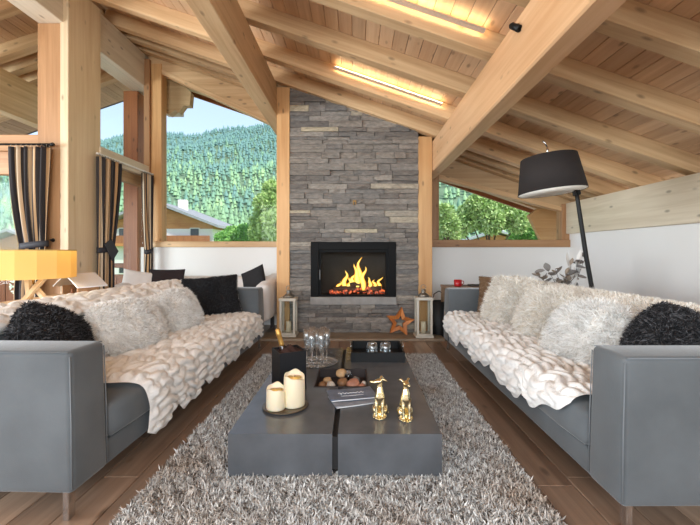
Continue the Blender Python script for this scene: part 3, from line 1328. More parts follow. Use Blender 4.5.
throw('fur_throw', 'ivory ruched fur throw spread over the seat of the sofa backed by the yellow lamp', 'l', SEATP, 0.47, 2.86, hem_left, white_cloth, white_fur, seed=0.3, strands=0)
throw('fur_throw', 'ivory ruched fur throw spread over the seat of the sofa below the arched lamp', 'r', SEATP, 0.30, 2.95, hem_right, white_cloth, white_fur, seed=2.1, strands=0)
BACKP = [(1.12, 0.50), (1.11, 0.76), (1.06, 0.83), (0.92, 0.845), (0.80, 0.83), (0.725, 0.78), (0.715, 0.48)]
throw('fur_throw', 'ivory ruched fur throw draped over the sofa back near the yellow lamp', 'l', BACKP, 0.27, 2.88, lambda f: 0.98, white_cloth, white_fur, seed=5.3, strands=0, end_wave=0.01)
throw('fur_throw', 'cream fluffy throw draped over the sofa back below the arched lamp', 'r', BACKP, 0.30, 2.75, lambda f: 0.98, white_cloth, cream_fur, amp=0.015, seed=7.7, strands=24000, end_wave=0.01, flen=0.035)


# ---- pillows
def pillow(label, loc, rot, w, h, t, body_mat, fur_mat, strands, flen, fwid, cat='pillow', spread=0.5, bias=(0, 0, -0.35), name='fur_pillow', piping=None, curl=0.5, rnd=0.0):
    th = thing(name, label, cat, loc, rot)
    n = 26
    verts, faces = [], []
    for side in (1, -1):
        for i in range(n + 1):
            for j in range(n + 1):
                s_, q = -1 + 2 * i / n, -1 + 2 * j / n
                s_ = math.sin(s_ * PI / 2)
                q = math.sin(q * PI / 2)
                px = w / 2 * s_ * ((1 - 0.07 * (1 - q * q) * abs(s_)) * (1 - rnd) + rnd * math.sqrt(1 - q * q / 2))
                pz = h / 2 * q * ((1 - 0.07 * (1 - s_ * s_) * abs(q)) * (1 - rnd) + rnd * math.sqrt(1 - s_ * s_ / 2))
                bulge = max(0.0, (1 - s_ ** 2) * (1 - q ** 2)) ** 0.42
                wr_ = 0.012 * mnoise.noise(Vector((s_ * 2.2 + loc[0] * 5, q * 2.2, loc[1] * 3 + side)))
                py = side * (t / 2 * bulge) + wr_ * bulge - 0.02 * (q * q)
                verts.append((px, py, pz))
    m = (n + 1) ** 2
    gf = grid_faces(n + 1, n + 1)
    faces = [list(reversed(f)) for f in gf] + [[k + m for k in f] for f in gf]
    o = from_data('cover', verts, faces, body_mat, th, smooth=True)
    bm = bmesh.new()
    bm.from_mesh(o.data)
    bmesh.ops.remove_doubles(bm, verts=bm.verts, dist=1e-4)
    bmesh.ops.recalc_face_normals(bm, faces=bm.faces)
    if bm.calc_volume(signed=True) < 0:
        bmesh.ops.reverse_faces(bm, faces=bm.faces)
    bm.to_mesh(o.data)
    bm.free()
    o.data.update()
    o.data.polygons.foreach_set('use_smooth', [True] * len(o.data.polygons))
    if strands:
        P, N = sample_surface(o.data, strands)
        # gravity in the pillow's own frame
        g = Euler(rot).to_matrix().transposed() @ Vector(bias)
        fq = P * 26.0
        N = N + 0.55 * np.stack([np.sin(fq[:, 0] + 2.1 * np.sin(fq[:, 2] * 0.7)), np.sin(fq[:, 1] * 0.9 + fq[:, 0]), np.sin(fq[:, 2] * 1.1 + 1.7 * np.sin(fq[:, 0] * 0.8))], 1)
        fo = link('fur', strand_mesh('fur', P, N, flen, fwid, spread=spread, bias=tuple(g), curl=curl), fur_mat, th)
        fo['kind'] = 'stuff'
    if piping:
        pts = []
        for k in range(4):
            for q in np.linspace(-1, 1, 9)[:-1]:
                a_, b_ = [(q, -1), (1, q), (-q, 1), (-1, -q)][k]
                pts.append((w / 2 * a_ * (1 - 0.07 * (1 - b_ * b_) * abs(a_)), 0, h / 2 * b_ * (1 - 0.07 * (1 - a_ * a_) * abs(b_))))
        tube('piping', pts + [pts[0]], 0.008, piping, th, n=6)
    return th


cov_white = plain('pillow_ivory', (240, 235, 228), 0.95)
cov_dark = plain('pillow_dark', (30, 29, 31), 0.95)
cov_brown = plain('pillow_brown', (112, 84, 60), 0.95)

# pillow local frame: x = width, y = thickness (facing -y), z = height
PL = dict(strands=15000, flen=0.05, fwid=0.0045)


def on_sofa(side, u, y, z):
    return sofa_point(side, u, y, z)


# left sofa: they face +x
pillow('charcoal fur pillow flopped behind the near arm of the lamp-side sofa', on_sofa('l', 0.50, 0.50, 0.66), (R(-22), R(26), R(84)), 0.54, 0.45, 0.20, cov_dark, dark_fur, 15000, 0.026, 0.0045, rnd=0.6)
pillow('large white fluffy pillow leaning on the sofa behind the candles', on_sofa('l', 0.50, 1.20, 0.635), (R(-30), R(3), R(84)), 0.70, 0.42, 0.26, cov_white, white_fur, 18000, 0.034, 0.0040, rnd=0.55)
pillow('smaller white fluffy pillow between the large white one and the black pillow', on_sofa('l', 0.50, 1.90, 0.64), (R(-30), R(-4), R(80)), 0.60, 0.42, 0.25, cov_white, white_fur, 16000, 0.034, 0.0040, rnd=0.55)
pillow('black fur pillow with pale piping propped against the far sofa arm', on_sofa('l', 0.46, 2.66, 0.70), (R(-20), R(-4), R(28)), 0.60, 0.45, 0.16, cov_dark, black_fur, 13000, 0.022, 0.004, piping=plain('pale_piping', (206, 202, 196), 0.9))
# right sofa: they face -x
pillow('brown cowhide fur pillow at the far arm of the sofa below the lamp', on_sofa('r', 0.52, 2.74, 0.70), (R(-16), R(-3), R(-40)), 0.46, 0.46, 0.16, cov_brown, brown_fur, 9000, 0.016, 0.0035)
pillow('shaggy cream sheepskin pillow in front of the brown pillow', on_sofa('r', 0.50, 2.26, 0.69), (R(-24), R(3), R(-58)), 0.60, 0.48, 0.24, cov_white, long_fur, 17000, 0.07, 0.0045, spread=0.7, rnd=0.35)
pillow('shaggy cream sheepskin pillow in the middle of the row below the lamp', on_sofa('r', 0.52, 1.60, 0.655), (R(-30), R(6), R(-70)), 0.54, 0.44, 0.24, cov_white, long_fur, 17000, 0.07, 0.0045, spread=0.7, rnd=0.45)
pillow('white long-haired fluffy pillow slumped beside the near grey arm', on_sofa('r', 0.46, 1.00, 0.63), (R(-34), R(-6), R(-78)), 0.60, 0.46, 0.26, cov_white, white_fur, 17000, 0.06, 0.0042, spread=0.6, rnd=0.55)
pillow('black fur pillow rising behind the near grey arm at the frame edge', on_sofa('r', 0.58, 0.42, 0.67), (R(-20), R(22), R(-84)), 0.54, 0.46, 0.24, cov_dark, dark_fur, 15000, 0.026, 0.0045, rnd=0.8)

# ================================================================== RUG
RX0, RX1, RY0, RY1 = -1.06, 0.90, 1.15, 4.45
rug = thing('shag_rug', 'thick grey and beige shag rug under the coffee table', 'rug', (0, 0, 0))
box2('backing', (RX0 + 0.02, RY0 + 0.02, 0.001), (RX1 - 0.02, RY1 - 0.02, 0.012), plain('rug_backing', (96, 88, 80), 0.95), rug)
n = 150000
yy = RY0 + (RY1 - RY0) * rs.rand(n) ** 1.25
xx = RX0 + (RX1 - RX0) * rs.rand(n)
P = np.stack([xx, yy, np.full(n, 0.008)], 1)
keep = ~((xx > -0.66) & (xx < 0.44) & (yy > 2.06) & (yy < 3.82))
P = P[keep]
n = len(P)
clump = np.stack([np.sin(P[:, 0] * 47 + 3 * np.sin(P[:, 1] * 21)), np.cos(P[:, 1] * 43 + 3 * np.sin(P[:, 0] * 23)), np.zeros(n)], 1) * 0.55
N = np.tile(np.array([[0, 0, 1.0]]), (n, 1)) + clump
tone = np.clip(0.52 + 0.30 * rs.normal(0, 1, n) + 0.14 * np.sin(P[:, 0] * 60 + P[:, 1] * 37), 0, 1)
rug_mat = strand_mat('shag_pile', (118, 112, 107), (194, 189, 184), (242, 240, 237), noise_scale=1.7, noise_col=(216, 192, 170))
pile = link('pile', strand_mesh('pile', P, N, 0.036, 0.0068, spread=0.45, curl=1.1, tone=tone), rug_mat, rug)
pile['kind'] = 'stuff'

# ================================================================== COFFEE TABLE
TX0, TX1, TY0, TY1, TZ0, TZT = -0.672, 0.451, 2.02, 3.85, 0.035, 0.245
SM0, SM1 = -0.125, -0.095
NX0, NX1, NY0, NY1 = -0.30, 0.085, 2.72, 3.14
tm = plain('concrete_table', (88, 90, 94), 0.25, var=0.22, vscale=4, bump=0.05, bscale=40)
plinth_mat = plain('table_plinth', (30, 28, 28), 0.7)
tb = thing('coffee_table', 'low dark grey slab coffee table with a sunken tray, on the shag rug', 'coffee table', (0, 0, 0))
prism_z('slab', [(TX0, TY0), (SM0, TY0), (SM0, NY0), (NX0, NY0), (NX0, NY1), (SM0, NY1), (SM0, TY1 - 0.02), (TX0, TY1 - 0.02)], 0.026, TZT, tm, tb)
prism_z('slab', [(SM1, TY0), (TX1, TY0), (TX1, TY1), (SM1, TY1), (SM1, NY1), (NX1, NY1), (NX1, NY0), (SM1, NY0)], 0.026, TZT, tm, tb)
box2('plinth', (TX0 + 0.01, TY0 + 0.01, 0.001), (NX0 - 0.015, TY1 - 0.03, 0.026), plinth_mat, tb)
box2('plinth', (NX1 + 0.015, TY0 + 0.01, 0.001), (TX1 - 0.01, TY1 - 0.01, 0.026), plinth_mat, tb)
box2('groove', (SM0, TY0 + 0.012, TZ0 + 0.02), (SM1, NY0, TZT - 0.02), plinth_mat, tb)
box2('groove', (SM0, NY1, TZ0 + 0.02), (SM1, TY1 - 0.012, TZT - 0.02), plinth_mat, tb)
tray_mat = plain('niche_dark', (46, 36, 34), 0.6)
box2('niche_floor', (NX0, NY0, TZT - 0.075), (NX1, NY1, TZT - 0.065), tray_mat, tb)
for a, c in (((NX0, NY0), (NX0 + 0.008, NY1)), ((NX1 - 0.008, NY0), (NX1, NY1)), ((NX0 + 0.008, NY0), (NX1 - 0.008, NY0 + 0.008)), ((NX0 + 0.008, NY1 - 0.008), (NX1 - 0.008, NY1))):
    box2('niche_wall', (a[0], a[1], TZT - 0.065), (c[0], c[1], TZT + 0.004), tray_mat, tb)

# pebbles and wooden pieces in the sunken tray
peb = [('brown', (136, 98, 66)), ('tan', (196, 160, 118)), ('pale', (206, 198, 188)), ('rosy', (176, 122, 100)), ('grey', (120, 116, 112))]


def pebble(name, label, loc, r3, colname, seed):
    bm = bmesh.new()
    bmesh.ops.create_icosphere(bm, subdivisions=3, radius=1)
    for v in bm.verts:
        k = 1 + 0.16 * mnoise.noise(v.co * 1.3 + Vector((seed, seed * 2, 0)))
        v.co = Vector((v.co.x * r3[0], v.co.y * r3[1], v.co.z * r3[2])) * k
    rgb = dict(peb)[colname]
    o = from_bm(name, bm, plain('pebble_' + colname, rgb, 0.55, var=0.3, vscale=25, bump=0.2, bscale=80), None, loc, (0, 0, seed), smooth=True)
    tag(o, label, 'pebble', 'stones in the sunken tray')
    return o


zf = TZT - 0.065
SP = [('pebble', 'tan rounded stone, topmost of the heap in the sunken tray', (-0.115, 2.97, zf + 0.085), (0.042, 0.038, 0.034), 'tan', 1.0),
      ('pebble', 'pale cylinder-like pebble behind the blue booklets', (-0.185, 2.84, zf + 0.034), (0.048, 0.03, 0.032), 'pale', 2.0),
      ('pebble', 'brown pebble at the box-side end of the sunken tray', (-0.25, 2.86, zf + 0.03), (0.034, 0.032, 0.03), 'brown', 3.1),
      ('pebble', 'long white pebble lying at the tray edge by the booklets', (-0.16, 2.765, zf + 0.024), (0.06, 0.026, 0.024), 'pale', 0.2),
      ('pebble', 'large rosy stone beside the black seam of the table', (-0.02, 2.83, zf + 0.045), (0.056, 0.048, 0.045), 'rosy', 4.4),
      ('pebble', 'banded rosy stone next to the figurine end of the tray', (0.045, 2.80, zf + 0.032), (0.034, 0.03, 0.032), 'rosy', 5.2),
      ('pebble', 'small white stone in the tray corner by the figurines', (0.06, 2.88, zf + 0.028), (0.022, 0.026, 0.028), 'pale', 6.0),
      ('pebble', 'brown stone under the tan one in the sunken tray', (-0.10, 2.90, zf + 0.036), (0.045, 0.04, 0.036), 'brown', 7.0),
      ('pebble', 'grey stone at the back of the sunken tray', (0.0, 2.96, zf + 0.03), (0.035, 0.035, 0.03), 'grey', 8.0),
      ('pebble', 'tan stone at the back corner of the sunken tray', (-0.22, 2.97, zf + 0.028), (0.036, 0.03, 0.028), 'tan', 9.0)]
for a in SP:
    pebble(*a)
knob = thing('crystal_stopper', 'small clear faceted glass knob among the tray stones', 'ornament', (-0.06, 2.985, zf + 0.062))
lathe('ball', [(0, -0.022), (0.014, -0.018), (0.022, 0), (0.014, 0.018), (0, 0.022)], drink_glass(), knob, n=8, smooth=False, loc=(0, 0, 0.02))
lathe('neck', [(0.008, -0.03), (0.006, -0.005), (0.009, 0)], chrome, knob, n=10)

# candles on a plate
pl = thing('candle_plate', 'round bronze plate under the two candles', 'plate', (-0.435, 2.375, TZT))
lathe('dish', [(0.0, 0.004), (0.115, 0.004), (0.137, 0.014), (0.139, 0.011), (0.117, 0.0), (0.0, 0.0)], plain('bronze_dish', (120, 104, 84), 0.3, metal=0.8), pl, n=40)


def candle(label, loc, r_, h, tilt):
    t = thing('pillar_candle', label, 'candle', loc)
    wax = MATS.get('wax')
    if wax is None:
        wax, n_, l_, p_ = base_mat('wax')
        p_.inputs['Base Color'].default_value = lin((240, 226, 196))
        p_.inputs['Roughness'].default_value = 0.45
        p_.inputs['Subsurface Weight'].default_value = 0.3
        p_.inputs['Subsurface Radius'].default_value = (0.02, 0.012, 0.006)
        p_.inputs['Subsurface Scale'].default_value = 0.5
        MATS['wax'] = wax
    n_ = 36
    verts = []
    rows = [(r_ * 0.98, 0.0, 0), (r_, 0.006, 0), (r_ * 1.0, 0.5 * h, 0), (r_ * 0.97, h - 0.006, 1), (r_ * 0.93, h, 1), (r_ * 0.86, h - 0.001, 1), (r_ * 0.78, h - 0.012, 1), (r_ * 0.45, h - 0.03, 0.6), (0.002, h - 0.034, 0.5)]
    for rr_, z_, k in rows:
        for q in range(n_):
            a = 2 * PI * q / n_
            wob = k * (tilt * math.cos(a - 2.2) + 0.008 * math.sin(2 * a + r_ * 80) + 0.004 * math.sin(5 * a))
            rw = rr_ * (1 + 0.025 * math.sin(3 * a + h * 40))
            verts.append((rw * math.cos(a), rw * math.sin(a), z_ + wob))
    f = []
    for i in range(len(rows) - 1):
        for q in range(n_):
            f.append([i * n_ + q, i * n_ + (q + 1) % n_, (i + 1) * n_ + (q + 1) % n_, (i + 1) * n_ + q])
    f.append(list(range(n_ - 1, -1, -1)))
    from_data('wax_body', verts, f, wax, t, smooth=True)
    pool = plain('wax_pool', (238, 188, 96), 0.25)
    lathe('wax_pool', [(r_ * 0.7, h - 0.012), (r_ * 0.4, h - 0.026), (0.0, h - 0.028)], pool, t, n=24)
    tube('wick', [(0, 0, h - 0.03), (0.002, 0, h - 0.012), (0.006, 0.001, h - 0.002)], 0.0016, plain('wick', (40, 32, 28), 0.9), t, n=5)
    return t


candle('short melted cream pillar candle at the front of the plate', (-0.487, 2.345, TZT + 0.005), 0.058, 0.125, 0.010)
candle('tall ivory pillar candle with a slanted rim on the plate', (-0.385, 2.395, TZT + 0.005), 0.066, 0.185, 0.014)

# black box with a bottle
bx = thing('bottle_box', 'open matt black gift box standing on the coffee table behind the candles', 'box', (-0.475, 2.72, TZT), (0, 0, R(28)))
bk = plain('black_card', (22, 23, 27), 0.5, spec=0.3)
bw, bh, th_ = 0.095, 0.27, 0.006
box2('base', (-bw, -bw, 0), (bw, bw, 0.006), bk, bx)
for a, c in (((-bw, -bw), (bw, -bw + th_)), ((-bw, bw - th_), (bw, bw)), ((-bw, -bw + th_), (-bw + th_, bw - th_)), ((bw - th_, -bw + th_), (bw, bw - th_))):
    box2('side', (a[0], a[1], 0.006), (c[0], c[1], bh), bk, bx)
bt = thing('champagne_bottle', 'champagne bottle with gold foil neck leaning in the black box', 'bottle', (-0.462, 2.745, TZT + 0.05), (R(6), R(-14), 0))
lathe('glass_body', [(0.0, 0.0), (0.04, 0.0), (0.044, 0.01), (0.044, 0.16), (0.038, 0.20), (0.020, 0.25), (0.016, 0.265)], plain('bottle_glass', (44, 26, 18), 0.12, coat=0.5), bt, n=24)
lathe('gold_foil', [(0.0185, 0.25), (0.0175, 0.27), (0.0165, 0.33), (0.019, 0.335), (0.019, 0.352), (0.0165, 0.356), (0.0165, 0.372), (0.010, 0.380), (0, 0.380)], plain('gold_foil', (214, 166, 92), 0.38, metal=0.75, bump=0.4, bscale=120), bt, n=20)
nap = plain('dark_napkin', (58, 34, 28), 0.8)
vv = []
for i in range(13):
    for j in range(13):
        a, b_ = i / 12 - 0.5, j / 12 - 0.5
        rr_ = math.hypot(a, b_)
        vv.append((a * 0.17, b_ * 0.17, 0.262 + 0.035 * math.exp(-rr_ * rr_ * 14) + 0.012 * math.sin(a * 19 + b_ * 9) - 0.02 * rr_))
npk = from_data('napkin', vv, grid_faces(13, 13), nap, None, (-0.475, 2.72, TZT), (0, 0, R(28)), smooth=True)
bake(npk, [('SOLIDIFY', {'thickness': 0.004})])
tag(npk, 'crumpled dark brown napkin around the bottle in the black box', 'napkin')

# glasses
CG = drink_glass()


def glass_proto(kind):
    t = thing(kind, 'x', 'glass')
    if kind == 'champagne_flute':
        lathe('bowl', [(0.0035, 0.095), (0.012, 0.105), (0.022, 0.14), (0.026, 0.19), (0.028, 0.255), (0.0265, 0.255), (0.0245, 0.19), (0.020, 0.142), (0.010, 0.112), (0, 0.108)], CG, t, n=16)
        lathe('stem', [(0.0, 0.004), (0.006, 0.006), (0.0035, 0.02), (0.0035, 0.095)], CG, t, n=10)
        lathe('foot', [(0.0, 0.0), (0.033, 0.0), (0.033, 0.002), (0.008, 0.006), (0, 0.006)], CG, t, n=18)
    else:
        lathe('bowl', [(0, 0.0), (0.022, 0.0), (0.036, 0.018), (0.042, 0.042), (0.040, 0.07), (0.033, 0.098), (0.0315, 0.098), (0.038, 0.07), (0.0395, 0.042), (0.033, 0.02), (0.018, 0.010), (0, 0.009)], CG, t, n=22)
        lathe('base_ring', [(0.010, 0.0005), (0.024, 0.0005), (0.024, 0.004), (0.010, 0.004)], CG, t, n=18, closed=True)
    return t


gt = thing('glass_tray', 'round clear glass tray under the champagne flutes', 'tray', (-0.335, 3.32, TZT))
lathe('disc', [(0, 0.0), (0.17, 0.0), (0.182, 0.012), (0.178, 0.013), (0.167, 0.006), (0, 0.006)], CG, gt, n=36)
fl = glass_proto('champagne_flute')
spots = [(-0.37, 3.20, 'clear champagne flute nearest to the black gift box'), (-0.29, 3.20, 'clear champagne flute at the front of the round tray, beside the sunken tray'),
         (-0.42, 3.29, 'clear champagne flute at the sofa-side rim of the round tray'), (-0.335, 3.29, 'clear champagne flute in the centre of the round tray'),
         (-0.25, 3.30, 'clear champagne flute at the seam-side rim of the round tray'), (-0.385, 3.39, 'clear champagne flute in the back row, sofa side of the round tray'),
         (-0.29, 3.40, 'clear champagne flute in the back row nearest the hearth')]
for i, (a, b_, lab) in enumerate(spots):
    o = fl if i == 0 else copy_tree(fl)
    o.location = (a, b_, TZT + 0.008)
    o.scale = (1.1, 1.1, 1.12)
    tag(o, lab, 'glass', 'champagne flutes on the round tray')

ty = thing('serving_tray', 'rectangular matt black serving tray at the hearth end of the table', 'tray', (0.19, 3.555, TZT))
tk = plain('tray_black', (18, 18, 19), 0.5, spec=0.3)
hx, hy, hz = 0.235, 0.225, 0.085
box2('base', (-hx, -hy, 0), (hx, hy, 0.01), tk, ty)
for a, c in (((-hx, -hy), (hx, -hy + 0.012)), ((-hx, hy - 0.012), (hx, hy)), ((-hx, -hy + 0.012), (-hx + 0.012, hy - 0.012)), ((hx - 0.012, -hy + 0.012), (hx, hy - 0.012))):
    box2('side', (a[0], a[1], 0.01), (c[0], c[1], hz), tk, ty, bevel=0.001)
for sx in (-1, 1):
    tube('handle', [(sx * hx, -0.06, hz - 0.005), (sx * (hx + 0.004), -0.06, hz + 0.03), (sx * (hx + 0.004), 0.06, hz + 0.03), (sx * hx, 0.06, hz - 0.005)], 0.005, chrome, ty, n=8)
tu = glass_proto('stemless_glass')
for i, (a, b_, lab) in enumerate([(0.145, 3.49, 'stemless tumbler in the black tray, nearer the flutes'), (0.265, 3.49, 'stemless tumbler in the black tray, above the golden figurines')]):
    o = tu if i == 0 else copy_tree(tu)
    o.location = (a, b_ - 0.02, TZT + 0.0105)
    o.scale = (1.25, 1.25, 1.3)
    tag(o, lab, 'glass', 'stemless tumblers in the black tray')

# two booklets
def booklet(label, loc, rz, rgb, lettering):
    t = thing('booklet', label, 'booklet', loc, (0, 0, rz))
    w, d, h = 0.30, 0.185, 0.010
    bm = bmesh.new()
    bm_box(bm, (w, d, h))
    bmesh.ops.subdivide_edges(bm, edges=[e for e in bm.edges if abs((e.verts[0].co - e.verts[1].co).x) > 0.1], cuts=10)
    for v in bm.verts:
        v.co.z += 0.006 * (v.co.x / w * 2) ** 2
    from_bm('cover', bm, plain('booklet_%d' % rgb[0], rgb, 0.35, var=0.25, vscale=14), t, (0, 0, h / 2))
    box('pages', (w - 0.006, d - 0.004, h * 0.5), (0, -0.0035, h / 2 + 0.001), plain('paper', (226, 226, 224), 0.7), t)
    if lettering:
        pts = []
        for k in range(60):
            q = k / 59
            pts.append((-0.085 + 0.17 * q, 0.01 + 0.014 * math.sin(q * 44) * (0.6 + 0.4 * math.sin(q * 9)), h + 0.0012 + 0.006 * ((-0.085 + 0.17 * q) / 0.15) ** 2))
        tube('lettering', pts, 0.0022, plain('white_ink', (235, 235, 238), 0.6), t, n=4)
        pts = [(-0.075 + 0.15 * k / 39, -0.035 + 0.004 * math.sin(k * 1.5), h + 0.001 + 0.006 * ((-0.075 + 0.15 * k / 39) / 0.15) ** 2) for k in range(40)]
        tube('lettering', pts, 0.0014, MATS['white_ink'], t, n=4)
    return t


booklet('grey folded booklet lying under the blue lettered one', (-0.01, 2.475, TZT), R(20), (142, 146, 156), False)
booklet('blue-grey booklet with white script lettering, on top of the other', (-0.03, 2.525, TZT + 0.0165), R(13), (104, 114, 134), True)

# gilded figurines: slim seated hounds
gold = plain('polished_gold', (236, 220, 178), 0.18, metal=1.0)


def hound(label, loc, rz, look):
    bm = bmesh.new()

    def add(pts, rad, n=12):
        v, f = tube_data(pts, rad, n)
        vs2 = [bm.verts.new(q) for q in v]
        for ff in f:
            bm.faces.new([vs2[k] for k in ff])

    def ell(c, r3, rot=(0, 0, 0)):
        m = Matrix.Translation(c) @ Euler(rot).to_matrix().to_4x4() @ Matrix.Diagonal((*r3, 1))
        bmesh.ops.create_icosphere(bm, subdivisions=3, radius=1, matrix=m)
    # faces -y; haunches behind, neck held tall
    add([(0, 0.030, 0.020), (0, 0.020, 0.05), (0, 0.006, 0.085), (0, -0.003, 0.12), (0, -0.004, 0.15), (0, -0.002, 0.175), (0, -0.002, 0.195)],
        [0.026, 0.031, 0.029, 0.026, 0.019, 0.014, 0.013])
    ell((0.022, 0.018, 0.034), (0.018, 0.032, 0.034), (R(-15), 0, 0))
    ell((-0.022, 0.018, 0.034), (0.018, 0.032, 0.034), (R(-15), 0, 0))
    for s_ in (-1, 1):
        add([(s_ * 0.014, -0.008, 0.115), (s_ * 0.015, -0.020, 0.07), (s_ * 0.014, -0.024, 0.02), (s_ * 0.014, -0.026, 0.006)], [0.012, 0.009, 0.007, 0.008], 8)
        ell((s_ * 0.014, -0.033, 0.007), (0.008, 0.014, 0.007))
        ell((s_ * 0.026, -0.008, 0.008), (0.009, 0.022, 0.008))
    add([(0, 0.048, 0.012), (0.012, 0.062, 0.008), (0.030, 0.060, 0.007), (0.042, 0.040, 0.006)], [0.008, 0.007, 0.006, 0.003], 8)
    cl, sl = math.cos(look), math.sin(look)

    def h(x, y, z):
        return (x * cl - y * sl, x * sl + y * cl, z)
    ell(h(0, -0.004, 0.205), (0.0165, 0.020, 0.016), (0, 0, look))
    add([h(0, -0.012, 0.205), h(0, -0.030, 0.203), h(0, -0.046, 0.206), h(0, -0.052, 0.207)], [0.014, 0.0095, 0.0075, 0.005], 10)
    for s_ in (-1, 1):
        add([h(s_ * 0.012, 0.006, 0.214), h(s_ * 0.020, 0.014, 0.222), h(s_ * 0.024, 0.024, 0.214), h(s_ * 0.023, 0.028, 0.204)], [0.006, 0.008, 0.006, 0.002], 8)
    ell((0, 0.0, 0.003), (0.036, 0.046, 0.004))
    o = from_bm('figurine', bm, gold, None, loc, (0, 0, rz), smooth=True)
    bake(o, [('REMESH', {'mode': 'VOXEL', 'voxel_size': 0.0028, 'use_smooth_shade': True}), ('SMOOTH', {'iterations': 3, 'factor': 0.5})])
    o.data.materials.clear()
    o.data.materials.append(gold)
    o.data.name = 'figurine'
    o.name = 'hound_figurine'
    o.scale = (1.2, 1.2, 1.0)
    tag(o, label, 'figurine', 'gilded hounds on the coffee table')
    return o


hound('golden seated hound figurine with its muzzle turned towards the booklets', (0.138, 2.235, TZT), R(-8), R(-68))
hound('golden seated hound figurine facing forward, nearest the table edge', (0.284, 2.205, TZT), R(4), R(10))

# ================================================================== HEARTH THINGS
lw_mat = wood('lantern_wood', (196, 186, 170), (226, 218, 204), axis='z', knots=False, vary=0.03)
zinc = plain('zinc', (150, 146, 138), 0.35, metal=0.9)


def lantern(label, loc, w, h):
    t = thing('lantern', label, 'lantern', loc, group='wooden lanterns on the hearth')
    a = w / 2
    pw = 0.03
    box2('base', (-a - 0.015, -a - 0.015, 0), (a + 0.015, a + 0.015, 0.03), lw_mat, t, bevel=0.004)
    box2('base', (-a, -a, 0.03), (a, a, 0.05), lw_mat, t, bevel=0.003)
    for sx in (-1, 1):
        for sy in (-1, 1):
            box('post', (pw, pw, h - 0.09), (sx * (a - pw / 2), sy * (a - pw / 2), 0.05 + (h - 0.09) / 2), lw_mat, t, bevel=0.002)
    box2('cornice', (-a - 0.01, -a - 0.01, h - 0.04), (a + 0.01, a + 0.01, h), lw_mat, t, bevel=0.004)
    for s_ in (-1, 1):
        box('pane', (w - 2 * pw, 0.003, h - 0.10), (0, s_ * (a - 0.012), 0.05 + (h - 0.09) / 2), GL, t)
        box('pane', (0.003, w - 2 * pw, h - 0.10), (s_ * (a - 0.012), 0, 0.05 + (h - 0.09) / 2), GL, t)
    lathe('cowl', [(a * 0.75, h), (a * 0.62, h + 0.03), (a * 0.30, h + 0.055), (a * 0.26, h + 0.085), (a * 0.4, h + 0.09), (a * 0.1, h + 0.105), (0, h + 0.105)], zinc, t, n=20)
    rg = [(0.035 * math.cos(q), 0, h + 0.13 + 0.035 * math.sin(q)) for q in np.linspace(0, 2 * PI, 20)]
    tube('ring', rg, 0.004, zinc, t, n=6)
    lathe('candle', [(0, 0.05), (0.038, 0.05), (0.038, 0.05 + h * 0.28), (0.03, 0.052 + h * 0.28), (0, 0.045 + h * 0.28)], plain('lantern_candle', (222, 206, 178), 0.6), t, n=20)
    return t


lantern('pale wooden lantern on the hearth by the post on the window side', (-0.945, 5.40, 0.032), 0.215, 0.53)
lantern('pale wooden lantern on the hearth beside the rusty star', (0.935, 5.34, 0.032), 0.215, 0.55)

# wooden star
star = thing('wooden_star', 'rust-brown open star ornament leaning on the chimney by the lantern', 'ornament', (0.625, 5.46, 0.032), (R(-6), 0, R(4)))
star_mat = wood('star_wood', (170, 92, 36), (214, 132, 62), axis='z', knots=False)
ro, ri = 0.212, 0.104


def star_pts(ro_, ri_, rot=R(8)):
    return [((ro_ if k % 2 == 0 else ri_) * math.sin(k * PI / 5 + rot), (ro_ if k % 2 == 0 else ri_) * math.cos(k * PI / 5 + rot)) for k in range(10)]


outer, inner = star_pts(ro, ri), star_pts(ro * 0.45, ri * 0.45)
zc = ro * math.cos(PI / 5) - 0.0
for k in range(10):
    j = (k + 1) % 10
    q = [outer[k], outer[j], inner[j], inner[k]]
    v = [(x, -0.035, z + zc) for x, z in q] + [(x, 0.035, z + zc) for x, z in q]
    # each ray board is bevelled: front inner edge pushed back a little
    v[2] = (v[2][0], -0.02, v[2][2])
    v[3] = (v[3][0], -0.02, v[3][2])
    o = from_data('ray_board', v, [[0, 1, 2, 3], [7, 6, 5, 4], [0, 4, 5, 1], [1, 5, 6, 2], [2, 6, 7, 3], [3, 7, 4, 0]], star_mat, star)
    fix_normals(o)

# ================================================================== FLOOR LAMP
lamp_black = plain('lamp_black', (16, 16, 17), 0.5, spec=0.3)


def shade_fabric():
    m, n, l, p = base_mat('dark_shade_fabric')
    tc = n.new('ShaderNodeTexCoord')
    nz = n.new('ShaderNodeTexNoise')
    nz.inputs['Scale'].default_value = 260
    l.new(tc.outputs['Object'], nz.inputs['Vector'])
    b_ = n.new('ShaderNodeBump')
    b_.inputs['Strength'].default_value = 0.2
    b_.inputs['Distance'].default_value = 0.003
    l.new(nz.outputs[0], b_.inputs['Height'])
    l.new(b_.outputs[0], p.inputs['Normal'])
    p.inputs['Base Color'].default_value = lin((40, 34, 33))
    p.inputs['Roughness'].default_value = 0.9
    return m


